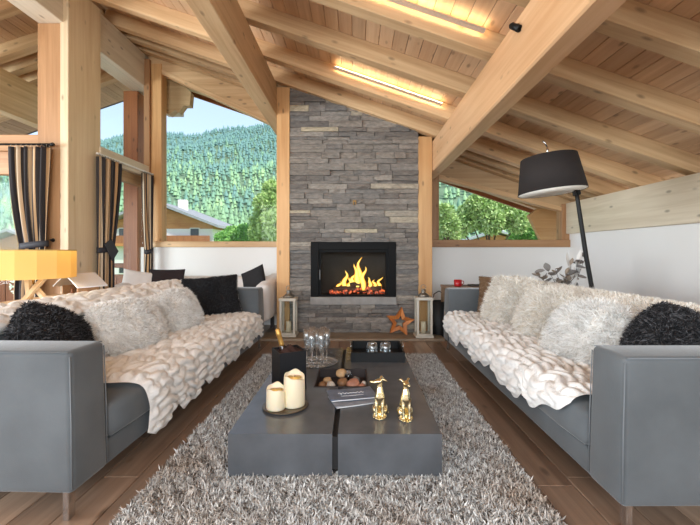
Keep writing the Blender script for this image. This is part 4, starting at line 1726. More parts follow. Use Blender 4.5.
LX, LY = 2.22, 3.62
fl_ = thing('floor_lamp', 'arched black floor lamp with a tilted dark drum shade behind the sofa', 'floor lamp', (LX, LY, 0))
lathe('base', [(0, 0), (0.17, 0), (0.17, 0.02), (0.155, 0.03), (0.03, 0.034), (0, 0.034)], lamp_black, fl_, n=36)
tube('pole', [(0.04, 0, 0.03), (0.05, 0, 0.6), (0.0, 0, 0.85), (-0.055, 0, 1.15), (-0.10, 0, 1.45), (-0.135, 0, 1.68), (-0.15, 0, 1.78)], [0.021, 0.021, 0.021, 0.021, 0.020, 0.019, 0.019], lamp_black, fl_, n=12)
box('joint', (0.07, 0.03, 0.045), (-0.145, 0, 1.755), lamp_black, fl_, (0, R(-12), 0), bevel=0.006)
tube('arm', [(-0.15, 0, 1.77), (-0.165, 0, 1.85), (-0.25, 0, 2.05), (-0.33, 0, 2.10)], 0.009, chrome, fl_, n=8)
SHC = (-0.395, 0.0, 1.925)
sh = lathe('shade', [(0.298, -0.165), (0.243, 0.165), (0.240, 0.165), (0.295, -0.165)], shade_fabric(), fl_, n=56, loc=SHC, rot=(R(-2), R(-5), 0), closed=True)
lathe('liner', [(0.2935, -0.163), (0.2385, 0.163)], plain('shade_liner', (246, 240, 230), 0.8), sh, n=56)
lathe('top_disc', [(0, 0.165), (0.240, 0.165), (0.240, 0.161), (0, 0.161)], plain('shade_top', (60, 52, 50), 0.9), sh, n=40)
lathe('diffuser', [(0, -0.13), (0.286, -0.13), (0.286, -0.134), (0, -0.134)], emit('lamp_diffuser', (255, 242, 226), 2.2), sh, n=40)
lathe('spindle', [(0.008, 0.18), (0.008, 0.27), (0.0, 0.275)], chrome, sh, n=10)
tube('finial', [(0, 0, 0.265), (-0.012, 0.0, 0.30), (-0.035, 0, 0.33)], 0.007, chrome, sh, n=8)

# ================================================================== VASE OF DRY TWIGS
vs_ = thing('dried_twigs', 'vase of silvery dried leaves and twigs behind the cream pillows', 'plant', (2.33, 4.25, 0))
lathe('vase', [(0, 0), (0.09, 0), (0.13, 0.12), (0.14, 0.32), (0.09, 0.52), (0.06, 0.60), (0.075, 0.64), (0.06, 0.635), (0.05, 0.58), (0, 0.55)], plain('stone_vase', (150, 140, 128), 0.7, var=0.1), vs_, n=28)
twig_m = plain('twig_bark', (96, 84, 76), 0.9)
leaf_ms = [plain('leaf_silver', (226, 222, 218), 0.7), plain('leaf_grey', (132, 126, 122), 0.8), plain('leaf_brown', (150, 134, 118), 0.8)]


def leaf_mesh(L, W):
    v = []
    for i in range(6):
        t = i / 5
        ww = W * math.sin(PI * min(1, t * 0.92 + 0.06)) ** 0.8
        zz = 0.25 * L * t * t
        v += [(-ww / 2, L * t, zz + 0.18 * ww), (0, L * t, zz), (ww / 2, L * t, zz + 0.18 * ww)]
    f = []
    for i in range(5):
        for j in range(2):
            a = i * 3 + j
            f.append([a, a + 1, a + 4, a + 3])
    me = bpy.data.meshes.new('leaf')
    me.from_pydata(v, [], f)
    return me


lm = [leaf_mesh(0.20, 0.07), leaf_mesh(0.10, 0.075), leaf_mesh(0.08, 0.05)]
for k, m_ in enumerate(lm):
    m_.materials.append(leaf_ms[k])
ends = [(-0.38, -0.05, 0.98), (-0.22, -0.03, 0.99), (-0.12, 0.02, 1.01), (0.02, -0.04, 1.06), (0.12, 0.0, 1.10), (0.22, 0.03, 1.14), (-0.05, -0.06, 0.96), (-0.30, 0.03, 0.94), (0.06, 0.05, 0.98)]
for i, e in enumerate(ends):
    pts = [Vector((0, 0, 0.56)), Vector((e[0] * 0.25, e[1] * 0.3, 0.72)), Vector((e[0] * 0.65, e[1] * 0.7, 0.56 + (e[2] - 0.56) * 0.72)), Vector(e)]
    sp = []
    for q in np.linspace(0, 1, 9):
        a = pts[0].lerp(pts[1], q)
        b_ = pts[1].lerp(pts[2], q)
        c = pts[2].lerp(pts[3], q)
        sp.append(a.lerp(b_, q).lerp(b_.lerp(c, q), q))
    tube('twig', sp, [0.005 - 0.003 * q for q in np.linspace(0, 1, 9)], twig_m, vs_, n=5)
    for k in range(9):
        q = sp[min(8, 3 + k * 6 // 9)]
        kind = 0 if (i in (3, 4) and k % 3 == 0) else random.choice([1, 2, 1, 2, 2])
        o = link('leaf', lm[kind], None, vs_, q, (random.uniform(-0.6, 1.2), random.uniform(-0.6, 0.6), random.uniform(0, 6.28)))
        if kind == 0:
            o.rotation_euler = (R(55), R(random.uniform(-15, 15)), R(random.choice([-70, -60, 20])))

# ================================================================== SIDE TABLE, LOG BASKET beyond the far arm
sidew = wood('side_table_wood', (120, 92, 68), (160, 128, 98), axis='x', knots=False)
st = thing('side_table', 'small wooden side table between the far sofa arm and the wall', 'side table', (1.52, 5.35, 0))
box2('top', (-0.30, -0.22, 0.70), (0.34, 0.22, 0.73), sidew, st, bevel=0.003)
for sx in (-0.27, 0.31):
    for sy in (-0.18, 0.18):
        box2('leg', (sx - 0.025, sy - 0.025, 0), (sx + 0.025, sy + 0.025, 0.70), sidew, st, bevel=0.002)
box2('shelf', (-0.25, -0.18, 0.26), (0.29, 0.18, 0.28), sidew, st, bevel=0.002)
mg = thing('red_mug', 'small red mug on the side table beyond the sofa arm', 'mug', (1.395, 5.27, 0.73))
lathe('cup', [(0, 0), (0.045, 0), (0.052, 0.01), (0.054, 0.09), (0.050, 0.09), (0.047, 0.012), (0, 0.012)], plain('red_glaze', (176, 30, 36), 0.3), mg, n=24)
tube('handle', [(0.05, 0, 0.075), (0.078, 0, 0.07), (0.082, 0, 0.045), (0.05, 0, 0.02)], 0.006, MATS['red_glaze'], mg, n=8)
dk = tag(box('book', (0.20, 0.14, 0.022), (1.66, 5.32, 0.7415), plain('book_dark', (60, 56, 54), 0.6), bevel=0.003), 'dark flat book on the side table beside the red mug', 'book')
lb = thing('log_basket', 'black wire log basket between the hearth lantern and the side table', 'basket', (1.17, 5.62, 0))
wire = plain('basket_black', (26, 25, 26), 0.6)
lathe('body', [(0, 0), (0.10, 0), (0.11, 0.02), (0.115, 0.50), (0.105, 0.50), (0.10, 0.02), (0, 0.012)], wire, lb, n=20, loc=(0.02, -0.10, 0))
tube('handle', [(-0.08, -0.10, 0.48), (-0.05, -0.10, 0.60), (0.02, -0.10, 0.64), (0.09, -0.10, 0.60), (0.12, -0.10, 0.48)], 0.007, wire, lb, n=8)

# ================================================================== WHITE SOFA under the big window
wsm = plain('white_linen', (232, 226, 222), 0.95, bump=0.1, bscale=140, sheen=0.2)
ws = thing('white_sofa', 'white linen sofa under the mountain window, behind the grey one', 'sofa', (-2.25, 5.62, 0))
rbox('base', (-1.08, -0.36, 0.24), (1.02, 0.52, 0.42), wsm, ws, 0.04, 4)
rbox('backrest', (-1.08, 0.34, 0.30), (1.02, 0.62, 0.82), wsm, ws, 0.07, 5)
for k in range(2):
    soft_box('seat_cushion', (-0.92 + 0.92 * k, -0.38, 0.42), (-0.01 + 0.92 * k, 0.36, 0.55), wsm, ws, 0.045, 0.015)
for x_ in (-1.10, 0.86):
    bm = bmesh.new()
    bm_box(bm, (0.20, 0.98, 0.52), bevel=0.07, seg=5)
    for v in bm.verts:
        if v.co.z > 0:
            v.co.z += 0.12 * max(0, (v.co.y + 0.1) / 0.6)
    from_bm('arm', bm, wsm, ws, (x_ + 0.10, 0.13, 0.50), smooth=True)
for x_ in (-0.95, 0.92):
    for y_ in (-0.28, 0.5):
        box('leg', (0.05, 0.05, 0.24), (x_, y_, 0.12), plain('dark_leg', (40, 30, 26), 0.5), ws)
pillow('flat dark brown cushion on the white sofa by the striped corner curtain', (-2.76, 5.62, 0.78), (R(-16), 0, R(6)), 0.50, 0.34, 0.15, plain('dark_linen', (44, 34, 36), 0.9), None, 0, 0, 0, cat='cushion', name='cushion')
pillow('flat black cushion leaning in the end of the white sofa by the chimney post', (-1.50, 5.66, 0.79), (R(-16), R(-22), R(-22)), 0.42, 0.34, 0.14, plain('black_linen', (28, 26, 28), 0.9), None, 0, 0, 0, cat='cushion', name='cushion')
pillow('white cushion at the curtain end of the white sofa', (-3.12, 5.52, 0.74), (R(-14), R(10), R(24)), 0.44, 0.38, 0.16, wsm, None, 0, 0, 0, cat='cushion', name='cushion')

# ================================================================== CONSOLE behind the lamp-side sofa
cons = thing('console_table', 'light wooden console table behind the sofa, holding the yellow lamp', 'console', (-2.62, 3.05, 0))
cw = wood('console_oak', (176, 140, 100), (208, 174, 132), axis='y', knots=False)
box2('top', (-0.22, -0.75, 0.765), (0.22, 0.75, 0.80), cw, cons, bevel=0.004)
for sx in (-0.18, 0.18):
    for sy in (-0.70, 0.70):
        box2('leg', (sx - 0.03, sy - 0.03, 0), (sx + 0.03, sy + 0.03, 0.765), cw, cons, bevel=0.003)
box2('shelf', (-0.18, -0.68, 0.22), (0.18, 0.68, 0.245), cw, cons)

tl = thing('table_lamp', 'table lamp with a wide yellow drum shade on crossed wooden legs', 'table lamp', (-2.50, 2.98, 0.80))


def yellow_shade():
    m, n, l, p = base_mat('yellow_shade')
    p.inputs['Base Color'].default_value = lin((240, 214, 146))
    p.inputs['Roughness'].default_value = 0.9
    tr = n.new('ShaderNodeBsdfTranslucent')
    tr.inputs[0].default_value = lin((255, 228, 160))
    mx = n.new('ShaderNodeMixShader')
    mx.inputs[0].default_value = 0.5
    o = n['Material Output']
    l.new(p.outputs[0], mx.inputs[1])
    l.new(tr.outputs[0], mx.inputs[2])
    l.new(mx.outputs[0], o.inputs[0])
    return m


sr = 0.275
lathe('shade', [(sr, 0.20), (sr, 0.415), (sr - 0.003, 0.415), (sr - 0.003, 0.20)], yellow_shade(), tl, n=14, closed=True, smooth=False, rot=(0, 0, 0.1))
lathe('shade_rim', [(sr + 0.001, 0.411), (sr + 0.001, 0.418), (sr - 0.005, 0.418), (sr - 0.005, 0.411)], plain('shade_band', (180, 150, 84), 0.7), tl, n=14, closed=True, smooth=False, rot=(0, 0, 0.1))
for k in range(3):
    a = k * 2 * PI / 3 + 0.4
    b_ = a + PI * 0.83
    p0, p1 = Vector((0.10 * math.cos(a), 0.10 * math.sin(a), 0.0)), Vector((0.10 * math.cos(b_), 0.10 * math.sin(b_), 0.24))
    v, f = tube_data([p0, p1], 0.022, 4)
    from_data('leg', v, f, wood('lamp_leg', (190, 160, 120), (226, 200, 164), axis='z', knots=False), tl)
tube('bulb_stem', [(0, 0, 0.15), (0, 0, 0.26)], 0.012, plain('brass', (190, 150, 80), 0.3, metal=0.9), tl)
lathe('bulb', [(0.012, 0.26), (0.034, 0.30), (0.028, 0.33), (0, 0.345)], emit('warm_bulb', (255, 214, 150), 5), tl, n=16)
pd = bpy.data.lights.new('bulb_light', 'POINT')
pd.energy = 5
pd.color = (1, 0.88, 0.66)
pd.shadow_soft_size = 0.04
po_ = bpy.data.objects.new('bulb_light', pd)
COL.objects.link(po_)
po_.parent = tl
po_.location = (0, 0, 0.38)

# little ornament house with a white roof
hs = thing('toy_house', 'small decorative wooden house with a wide white roof behind the sofa', 'ornament', (-2.49, 3.48, 0.80), (0, 0, R(-24)))
hm = plain('toy_wood', (150, 112, 78), 0.8, var=0.2, vscale=20)
box2('floor', (-0.12, -0.10, 0), (0.12, 0.10, 0.012), hm, hs)
for sx in (-0.11, 0.11):
    box2('wall', (sx - 0.008, -0.09, 0.012), (sx + 0.008, 0.09, 0.10), hm, hs)
box2('wall', (-0.102, 0.075, 0.012), (0.102, 0.09, 0.10), hm, hs)
for s_ in (-1, 1):
    box('roof', (0.215, 0.26, 0.012), (s_ * 0.088, 0, 0.150), plain('white_felt', (238, 238, 240), 0.8) if s_ > 0 else plain('grey_felt', (186, 180, 172), 0.8), hs, (0, s_ * R(32), 0), bevel=0.002)
for i, xx_ in enumerate((-0.05, 0.03)):
    lathe('figure', [(0, 0.012), (0.018, 0.012), (0.014, 0.04), (0.008, 0.05), (0.012, 0.06), (0.008, 0.072), (0, 0.074)], plain('toy_brown', (120, 74, 44), 0.7), hs, n=12, loc=(xx_, -0.04, 0))

# ================================================================== CURTAINS
def curtain_mat():
    m, n, l, p = base_mat('striped_curtain')
    at_ = n.new('ShaderNodeAttribute')
    at_.attribute_name = 'tone'
    cr = n.new('ShaderNodeValToRGB')
    cr.color_ramp.interpolation = 'CONSTANT'
    e = cr.color_ramp.elements
    st_ = [(0.0, (196, 164, 128)), (0.13, (46, 42, 44)), (0.30, (190, 158, 122)), (0.39, (58, 54, 56)), (0.52, (44, 40, 42)), (0.56, (206, 186, 160)), (0.64, (48, 44, 46)), (0.80, (176, 138, 98)), (0.90, (52, 48, 50))]
    e[0].position, e[0].color = st_[0][0], lin(st_[0][1])
    e[1].position, e[1].color = st_[-1][0], lin(st_[-1][1])
    for q, c in st_[1:-1]:
        k = e.new(q)
        k.color = lin(c)
    l.new(at_.outputs['Fac'], cr.inputs[0])
    l.new(cr.outputs[0], p.inputs['Base Color'])
    p.inputs['Roughness'].default_value = 0.85
    return m


CM = curtain_mat()
tie_m = plain('tie_band', (44, 44, 50), 0.7)


def curtain(label, p0, direction, normal, zt_, zb_, w_top, w_tie, z_tie, folds, seed=0.0, shift_tie=0.0, flap=False):
    """gathered cloth hanging from p0 along direction, pulled together at z_tie"""
    t = thing('curtain', label, 'curtain', (p0[0], p0[1], 0))
    d = Vector((direction[0], direction[1], 0)).normalized()
    nn = Vector((normal[0], normal[1], 0)).normalized()
    nu, nv = 90, 40
    verts, tone = [], []
    for i in range(nu + 1):
        u = i / nu
        for j in range(nv + 1):
            z_ = zt_ + (zb_ - zt_) * j / nv
            if z_ >= z_tie:
                k = (zt_ - z_) / (zt_ - z_tie)
                w = w_top + (w_tie - w_top) * k ** 1.6
                sh_ = shift_tie * k ** 2
            else:
                k = min(1, (z_tie - z_) / 0.5)
                w = w_tie + (w_top * 0.62 - w_tie) * k ** 0.8
                sh_ = shift_tie * (1 - 0.4 * k)
            amp_ = 0.035 * (0.55 + 0.45 * w / w_top)
            off = amp_ * math.sin(u * folds * 2 * PI + seed + 0.5 * math.sin(z_ * 2)) + 0.25 * amp_ * math.sin(u * folds * 4.7 * PI + seed * 2)
            pos = d * (u * w + sh_ - w * 0.0) + nn * off
            verts.append((pos.x, pos.y, z_))
            tone.append((u * 1.9 + seed * 0.17) % 1.0)
    o = from_data('cloth', verts, grid_faces(nu + 1, nv + 1), CM, t, smooth=True)
    a = o.data.attributes.new('tone', 'FLOAT', 'POINT')
    a.data.foreach_set('value', np.array(tone, np.float32))
    md = o.modifiers.new('solidify', 'SOLIDIFY')
    md.thickness = 0.004
    c = d * (shift_tie + w_tie / 2)
    ring = []
    for q in np.linspace(0, 2 * PI, 19):
        e = d * (math.cos(q) * (w_tie / 2 + 0.012)) + nn * (math.sin(q) * 0.055)
        ring.append((c.x + e.x, c.y + e.y, z_tie + 0.02 * math.cos(q)))
    vv_, ff = [], []
    for q in ring:
        vv_ += [(q[0], q[1], q[2] - 0.035), (q[0], q[1], q[2] + 0.035)]
    for k in range(18):
        ff.append([2 * k, 2 * k + 2, 2 * k + 3, 2 * k + 1])
    tb_ = from_data('tie_band', vv_, ff, tie_m, t, smooth=True)
    tb_.modifiers.new('solidify', 'SOLIDIFY').thickness = 0.006
    if flap:
        f0 = c + nn * 0.062
        q4 = [(-0.13, 0.06), (0.02, 0.13), (0.17, -0.03), (0.04, -0.16)]
        vq = [(f0.x + d.x * a_ + nn.x * 0.0, f0.y + d.y * a_ + nn.y * 0.0, z_tie + b2) for a_, b2 in q4]
        fp_ = from_data('tie_flap', vq, [[0, 1, 2, 3]], tie_m, t)
        fp_.modifiers.new('solidify', 'SOLIDIFY').thickness = 0.01
    for k in range(8):
        u = (k + 0.5) / 8
        q = d * (u * w_top)
        rg_ = [(q.x + nn.x * 0.02 * math.cos(r_), q.y + nn.y * 0.02 * math.cos(r_), zt_ + 0.012 + 0.02 * math.sin(r_)) for r_ in np.linspace(0, 2 * PI, 13)]
        tube('ring', rg_, 0.003, zinc, t, n=5)
    return t


rod1 = thing('curtain_rod', 'dark curtain rod across the gable window by the tall post', 'curtain rod', (-3.75, 4.47, 2.45))
tube('rod', [(-1.6, 0, 0), (0.22, 0, 0)], 0.013, lamp_black, rod1, n=10)
lathe('finial', [(0, -0.02), (0.02, -0.01), (0.022, 0.005), (0.012, 0.022), (0, 0.025)], lamp_black, rod1, n=14, loc=(0.225, 0, 0), rot=(0, R(90), 0))
box2('bracket', (0.10, 0.0, -0.012), (0.12, 0.09, 0.012), lamp_black, rod1)
curtain('striped brown and black curtain hanging at the gable window behind the yellow lamp', (-4.02, 4.47), (1, 0), (0, -1), 2.42, 0.05, 0.47, 0.30, 1.28, 5, seed=0.6, shift_tie=0.13)
hk = thing('tieback_hook', 'small black tieback hook on the tall post beside the striped curtain', 'hook', (-3.585, 4.56, 1.34))
tube('arm', [(0, 0, 0), (0, -0.04, 0), (0.02, -0.07, 0), (0.05, -0.07, 0.01)], 0.008, lamp_black, hk, n=8)
lathe('plate', [(0, 0), (0.022, 0), (0.022, 0.006), (0, 0.006)], lamp_black, hk, n=14, rot=(R(90), 0, 0))
rod2 = thing('curtain_rail', 'white curtain rail along the transom of the side door', 'curtain rail', (-3.33, 4.95, 2.47))
box2('rail', (-0.012, 0, -0.01), (0.012, 1.36, 0.01), plain('rail_white', (236, 234, 230), 0.4), rod2)
for yy_ in (0.25, 1.15):
    box2('bracket', (-0.06, yy_, -0.008), (-0.012, yy_ + 0.03, 0.008), MATS['rail_white'], rod2)
curtain('striped curtain gathered by a dark flap at the side door', (-3.33, 4.95), (0, 1), (1, 0), 2.44, 0.05, 0.46, 0.27, 1.24, 5, seed=1.9, shift_tie=0.03, flap=True)
curtain('slim striped curtain tied in the corner beside the mountain window', (-3.33, 6.02), (0, 1), (1, 0), 2.44, 0.05, 0.27, 0.13, 1.22, 3, seed=3.0, shift_tie=0.10)

# snowflake sticker on the gable window
sn = thing('snowflake_sticker', 'pale green snowflake sticker on the gable window pane', 'sticker', (-4.21, Y_GAB + 0.064, 0.77))
sm_ = plain('sticker_mint', (206, 236, 206), 0.5)
for k in range(3):
    box('ray', (0.20, 0.004, 0.020), (0, 0, 0), sm_, sn, (0, k * PI / 3, 0))
for k in range(6):
    a = k * PI / 3
    for s_ in (-1, 1):
        q = a + s_ * R(50)
        box('barb', (0.05, 0.004, 0.014), (0.062 * math.cos(a) + 0.022 * math.cos(q), 0, 0.062 * math.sin(a) + 0.022 * math.sin(q)), sm_, sn, (0, -q, 0))

# ================================================================== CEILING LIGHTS
warm = emit('led_warm', (255, 218, 166), 24)
alu = plain('led_profile', (210, 208, 204), 0.4, metal=0.6)


def led(label, xa, xb, y):
    xm = (xa + xb) / 2
    L = (xb - xa) / math.cos(ANG)
    t = thing('led_bar', label, 'light', (xm, y, zr(xm) + RAFT_H - 0.055), (0, ANG, 0), group='warm light bars between the rafters')
    box('profile', (L, 0.045, 0.006), (0, 0.005, -0.018), alu, t)
    box('lip', (L, 0.004, 0.020), (0, -0.018, -0.011), alu, t)
    tube('tube', [(-L / 2, 0, 0), (L / 2, 0, 0)], 0.010, warm, t, n=10)
    box('end_cap', (0.02, 0.045, 0.026), (-L / 2 - 0.01, 0.005, -0.010), alu, t)
    return t


led('warm light bar between the rafters just above the stone chimney', -0.25, 1.06, 4.735)
led('warm light bar higher up between the rafters at the top edge', -0.2, 1.06, 3.155)
spt = thing('spotlight', 'small dark spotlight fixed to the heavy beam at the top edge', 'spotlight', (1.06, 2.62, 2.74))
lathe('head', [(0, 0), (0.022, 0), (0.024, 0.07), (0.018, 0.075), (0, 0.06)], lamp_black, spt, n=16, rot=(R(130), 0, R(40)))
box('bracket', (0.07, 0.02, 0.02), (0.02, 0, 0.0), lamp_black, spt)

# ================================================================== OUTSIDE
# balcony beside the side door
deck = struct('trim_2')
box2('balcony_floor', (-9.5, Y_GAB + 0.2, -0.25), (-3.6, 7.4, -0.05), ext_wood('x'), deck)
rl = thing('balcony_railing', 'brown timber balcony railing outside the side door', 'railing', (0, 0, 0))
box2('top_rail', (-9.2, 6.82, 0.92), (-3.55, 6.92, 1.0), ext_wood('x'), rl, bevel=0.004)
box2('bottom_rail', (-9.2, 6.84, -0.04), (-3.55, 6.90, 0.04), ext_wood('x'), rl)
bxm = ext_wood('z')
xx_ = -9.2
while xx_ < -3.6:
    box2('slat', (xx_, 6.85, 0.02), (xx_ + 0.15, 6.88, 0.78), bxm, rl)
    xx_ += 0.165
box2('mid_rail', (-9.2, 6.84, 0.74), (-3.55, 6.90, 0.80), ext_wood('x'), rl)
op = struct('pillar')
box2('post', (-3.90, 6.45, -0.05), (-3.66, 6.68, 3.9), ext_wood('z'), op, bevel=0.006)
ev = struct('trim_3')
prism_y('eave_bracket', [(3.34, 1.42), (3.95, 1.42), (3.95, 2.0), (3.28, 1.98), (3.12, 1.86)], 6.95, 7.05, pine_warm('x'), ev)
# carved end of the exterior purlin seen in the mountain window
ev2 = struct('trim_4')
prism_y('carved_end', [(-3.30, 3.62), (-3.22, 3.56), (-3.12, 3.64), (-3.05, 3.60), (-2.96, 3.72), (-2.86, 3.72), (-2.84, 3.95), (-3.0, 4.1), (-3.30, 4.2)], 6.62, 6.76, pine('x'), ev2)

# ground and mountain
def ground_z(x, y):
    if y < 60:
        z_ = -2.6
    elif y < 400:
        z_ = -2.6 + 12.6 * ((y - 60) / 340)
    else:
        dirx = max(-1.2, min(0.8, x / y))
        top = 0.335 + 0.07 * dirx
        k = (y - 400) / 1000
        z_ = 10 + (top * 1400 - 10) * min(1.0, k) ** 1.02 - max(0, k - 1) * 300
        z_ += (26 * mnoise.noise(Vector((x / 210, y / 210, 0.3))) + 9 * mnoise.noise(Vector((x / 70, y / 70, 4.3)))) * min(1, k * 3)
    return z_


hill_mat = plain('hill_green', (112, 136, 108), 0.95, var=0.25, vscale=0.03)
v, f = [], []
ys = [-60, -10, 8, 20, 40, 60, 100, 160, 240, 320, 400] + [400 + 50 * k for k in range(1, 24)]
xn = 60
for y in ys:
    wd = 60 + abs(y) * 1.5
    for i in range(xn + 1):
        x = -wd + 2 * wd * i / xn
        v.append((x, y, ground_z(x, y)))
ter = from_data('terrain', v, [list(reversed(q)) for q in grid_faces(len(ys), xn + 1)], hill_mat, None, smooth=True)
fix_normals(ter)
ter['kind'] = 'structure'
lawn = struct('lawn')
box2('grass_sheet', (-70, 22, -2.75), (40, 60, -2.55), plain('lawn_green', (140, 176, 96), 0.95, var=0.25, vscale=0.6), lawn)
yard = struct('near_ground')
box2('neutral_bounce_sheet', (-40, -20, -2.9), (40, 22, -2.56), plain('neutral_ground', (168, 160, 150), 0.95, var=0.2, vscale=1.5), yard)  # unseen neutral ground, added to keep green bounce light off the soffit


def conifer_arrays(levels=3, sides=7, seed=0):
    r_ = random.Random(seed)
    V, F = [], []
    for k in range(levels):
        zb_ = 0.12 + 0.26 * k
        zt_ = min(1.0, zb_ + 0.46)
        rad = 0.20 * (1 - 0.27 * k)
        b0 = len(V)
        for q in range(sides):
            a = 2 * PI * q / sides + k
            rr_ = rad * r_.uniform(0.8, 1.2)
            V.append((rr_ * math.cos(a), rr_ * math.sin(a), zb_ + r_.uniform(-0.03, 0.03)))
        V.append((0, 0, zt_))
        for q in range(sides):
            F.append((b0 + q, b0 + (q + 1) % sides, b0 + sides))
    b0 = len(V)
    for q in range(4):
        a = PI / 2 * q
        V += [(0.022 * math.cos(a), 0.022 * math.sin(a), 0.0), (0.018 * math.cos(a), 0.018 * math.sin(a), 0.2)]
    for q in range(4):
        n2 = (q + 1) % 4
        F += [(b0 + 2 * q, b0 + 2 * n2, b0 + 2 * n2 + 1), (b0 + 2 * q, b0 + 2 * n2 + 1, b0 + 2 * q + 1)]
    return np.array(V), np.array(F)


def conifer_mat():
    m, n, l, p = base_mat('conifer_needles_hazed')
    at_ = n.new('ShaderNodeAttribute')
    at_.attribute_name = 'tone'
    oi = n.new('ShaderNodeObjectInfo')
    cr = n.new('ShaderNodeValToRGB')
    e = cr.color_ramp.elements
    e[0].position, e[0].color = 0.0, lin((112, 146, 142))  # haze tint for the farthest trees
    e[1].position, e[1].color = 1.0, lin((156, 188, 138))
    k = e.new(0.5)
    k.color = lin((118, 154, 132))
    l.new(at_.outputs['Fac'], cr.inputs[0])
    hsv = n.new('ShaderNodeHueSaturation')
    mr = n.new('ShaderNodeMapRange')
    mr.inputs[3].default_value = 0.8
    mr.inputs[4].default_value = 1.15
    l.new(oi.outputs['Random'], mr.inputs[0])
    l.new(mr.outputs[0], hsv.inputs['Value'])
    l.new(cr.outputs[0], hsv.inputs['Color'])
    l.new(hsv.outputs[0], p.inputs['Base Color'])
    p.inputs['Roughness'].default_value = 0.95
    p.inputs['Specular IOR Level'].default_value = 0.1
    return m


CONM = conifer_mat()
pts = []
y = 405.0
while y < 1420:
    step = 10.5
    for rng_ in ((-1.15, -0.16), (0.10, 0.70)):
        x = rng_[0] * y
        while x < rng_[1] * y:
            px_, py_ = x + random.uniform(-4.5, 4.5), y + random.uniform(-4, 4)
            if random.random() < 0.86:
                pts.append((px_, py_))
            x += step * random.uniform(0.85, 1.3)
    y += step
near, far = [], []
for p_ in pts:
    d_ = p_[0] / p_[1]
    if p_[1] < 480 and (-0.50 < d_ < -0.22) and len(near) < 200:
        near.append(p_)
    else:
        far.append(p_)
VA, FA = conifer_arrays(2, 5, 3)
nf_ = len(far)
H = rs.uniform(11, 25, nf_)
ang = rs.uniform(0, 6.28, nf_)
cz = np.array([ground_z(a, b_) for a, b_ in far])
xy = np.array(far)
ca, sa = np.cos(ang)[:, None], np.sin(ang)[:, None]
WX = (VA[None, :, 0] * ca - VA[None, :, 1] * sa) * H[:, None] * 0.95 + xy[:, :1]
WY = (VA[None, :, 0] * sa + VA[None, :, 1] * ca) * H[:, None] * 0.95 + xy[:, 1:]
WZ = VA[None, :, 2] * H[:, None] + cz[:, None] - 0.5
V = np.stack([WX, WY, WZ], 2).reshape(-1, 3)
F = (FA[None] + (np.arange(nf_) * len(VA))[:, None, None]).reshape(-1, 3)
tn = np.clip(0.85 - (xy[:, 1] - 400) / 800 + rs.normal(0, 0.22, nf_) + np.array([0.45 * mnoise.noise(Vector((a / 60, b_ / 60, 1.7))) for a, b_ in far]), 0, 1)  # bluer and paler uphill: distance haze put into the tree colour
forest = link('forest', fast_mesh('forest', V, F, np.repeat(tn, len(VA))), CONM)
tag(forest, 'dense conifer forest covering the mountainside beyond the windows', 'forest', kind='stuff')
VB, FB = conifer_arrays(4, 9, 5)
con_me = fast_mesh('crown', VB[:-8], FB[:-8], np.full(len(VB) - 8, 0.8))
con_me.materials.append(CONM)
trk = fast_mesh('trunk', VB[-8:], FB[-8:] - (len(VB) - 8))
trk.materials.append(plain('bark', (90, 72, 58), 0.9))
for a, b_ in near:
    h_ = random.uniform(14, 25)
    t = thing('spruce_tree', 'light green spruce in the lowest rows of the mountain forest', 'tree', (a, b_, ground_z(a, b_) - 0.5), (0, 0, random.uniform(0, 6)), 'spruces at the foot of the mountain')
    t.scale = (h_, h_, h_)
    link('crown', con_me, None, t)
    link('trunk', trk, None, t)


# broadleaf trees
def leafy(name, label, loc, blobs, count, size, mat, trunk_h, cat='tree'):
    t = thing(name, label, cat, loc)
    P_, N_ = [], []
    for (cx, cy_, cz_, r_) in blobs:
        k = int(count * r_ * r_ / sum(b[3] ** 2 for b in blobs))
        d = rs.normal(0, 1, (k, 3))
        d /= np.linalg.norm(d, axis=1, keepdims=True)
        rad = r_ * (0.72 + 0.33 * rs.rand(k))
        P_.append(d * rad[:, None] + np.array([[cx, cy_, cz_]]))
        N_.append(d)
    P_, N_ = np.concatenate(P_), np.concatenate(N_)
    o = link('foliage', strand_mesh('foliage', P_, N_, size, size * 0.55, spread=0.8, curl=0.4), mat, t)
    o['kind'] = 'stuff'
    bkm = MATS['bark']
    tube('trunk', [(0, 0, 0), (0.05, 0, trunk_h * 0.5), (0, 0.05, trunk_h)], [0.16, 0.12, 0.06], bkm, t, n=8)
    for (cx, cy_, cz_, r_) in blobs[:5]:
        tube('branch', [(0, 0, trunk_h * 0.55), (cx * 0.5, cy_ * 0.5, (trunk_h * 0.6 + cz_) / 2), (cx, cy_, cz_)], [0.07, 0.05, 0.02], bkm, t, n=6)
    return t


leaf_a = strand_mat('leaves_light', (138, 168, 98), (172, 200, 124), (208, 226, 160))
leaf_b = strand_mat('leaves_mid', (104, 160, 82), (136, 188, 100), (172, 214, 124))


def at(px, py, y):
    return ((px - 356) * y / F_PX, y, 1.2 - (py - 252) * y / F_PX)


def blobset(spec, y, base):
    out = []
    for px, py, r_ in spec:
        q = at(px, py, y)
        out.append((q[0] - base[0], random.uniform(-0.8, 0.8), q[2] - base[2], r_ * y / F_PX))
    return out


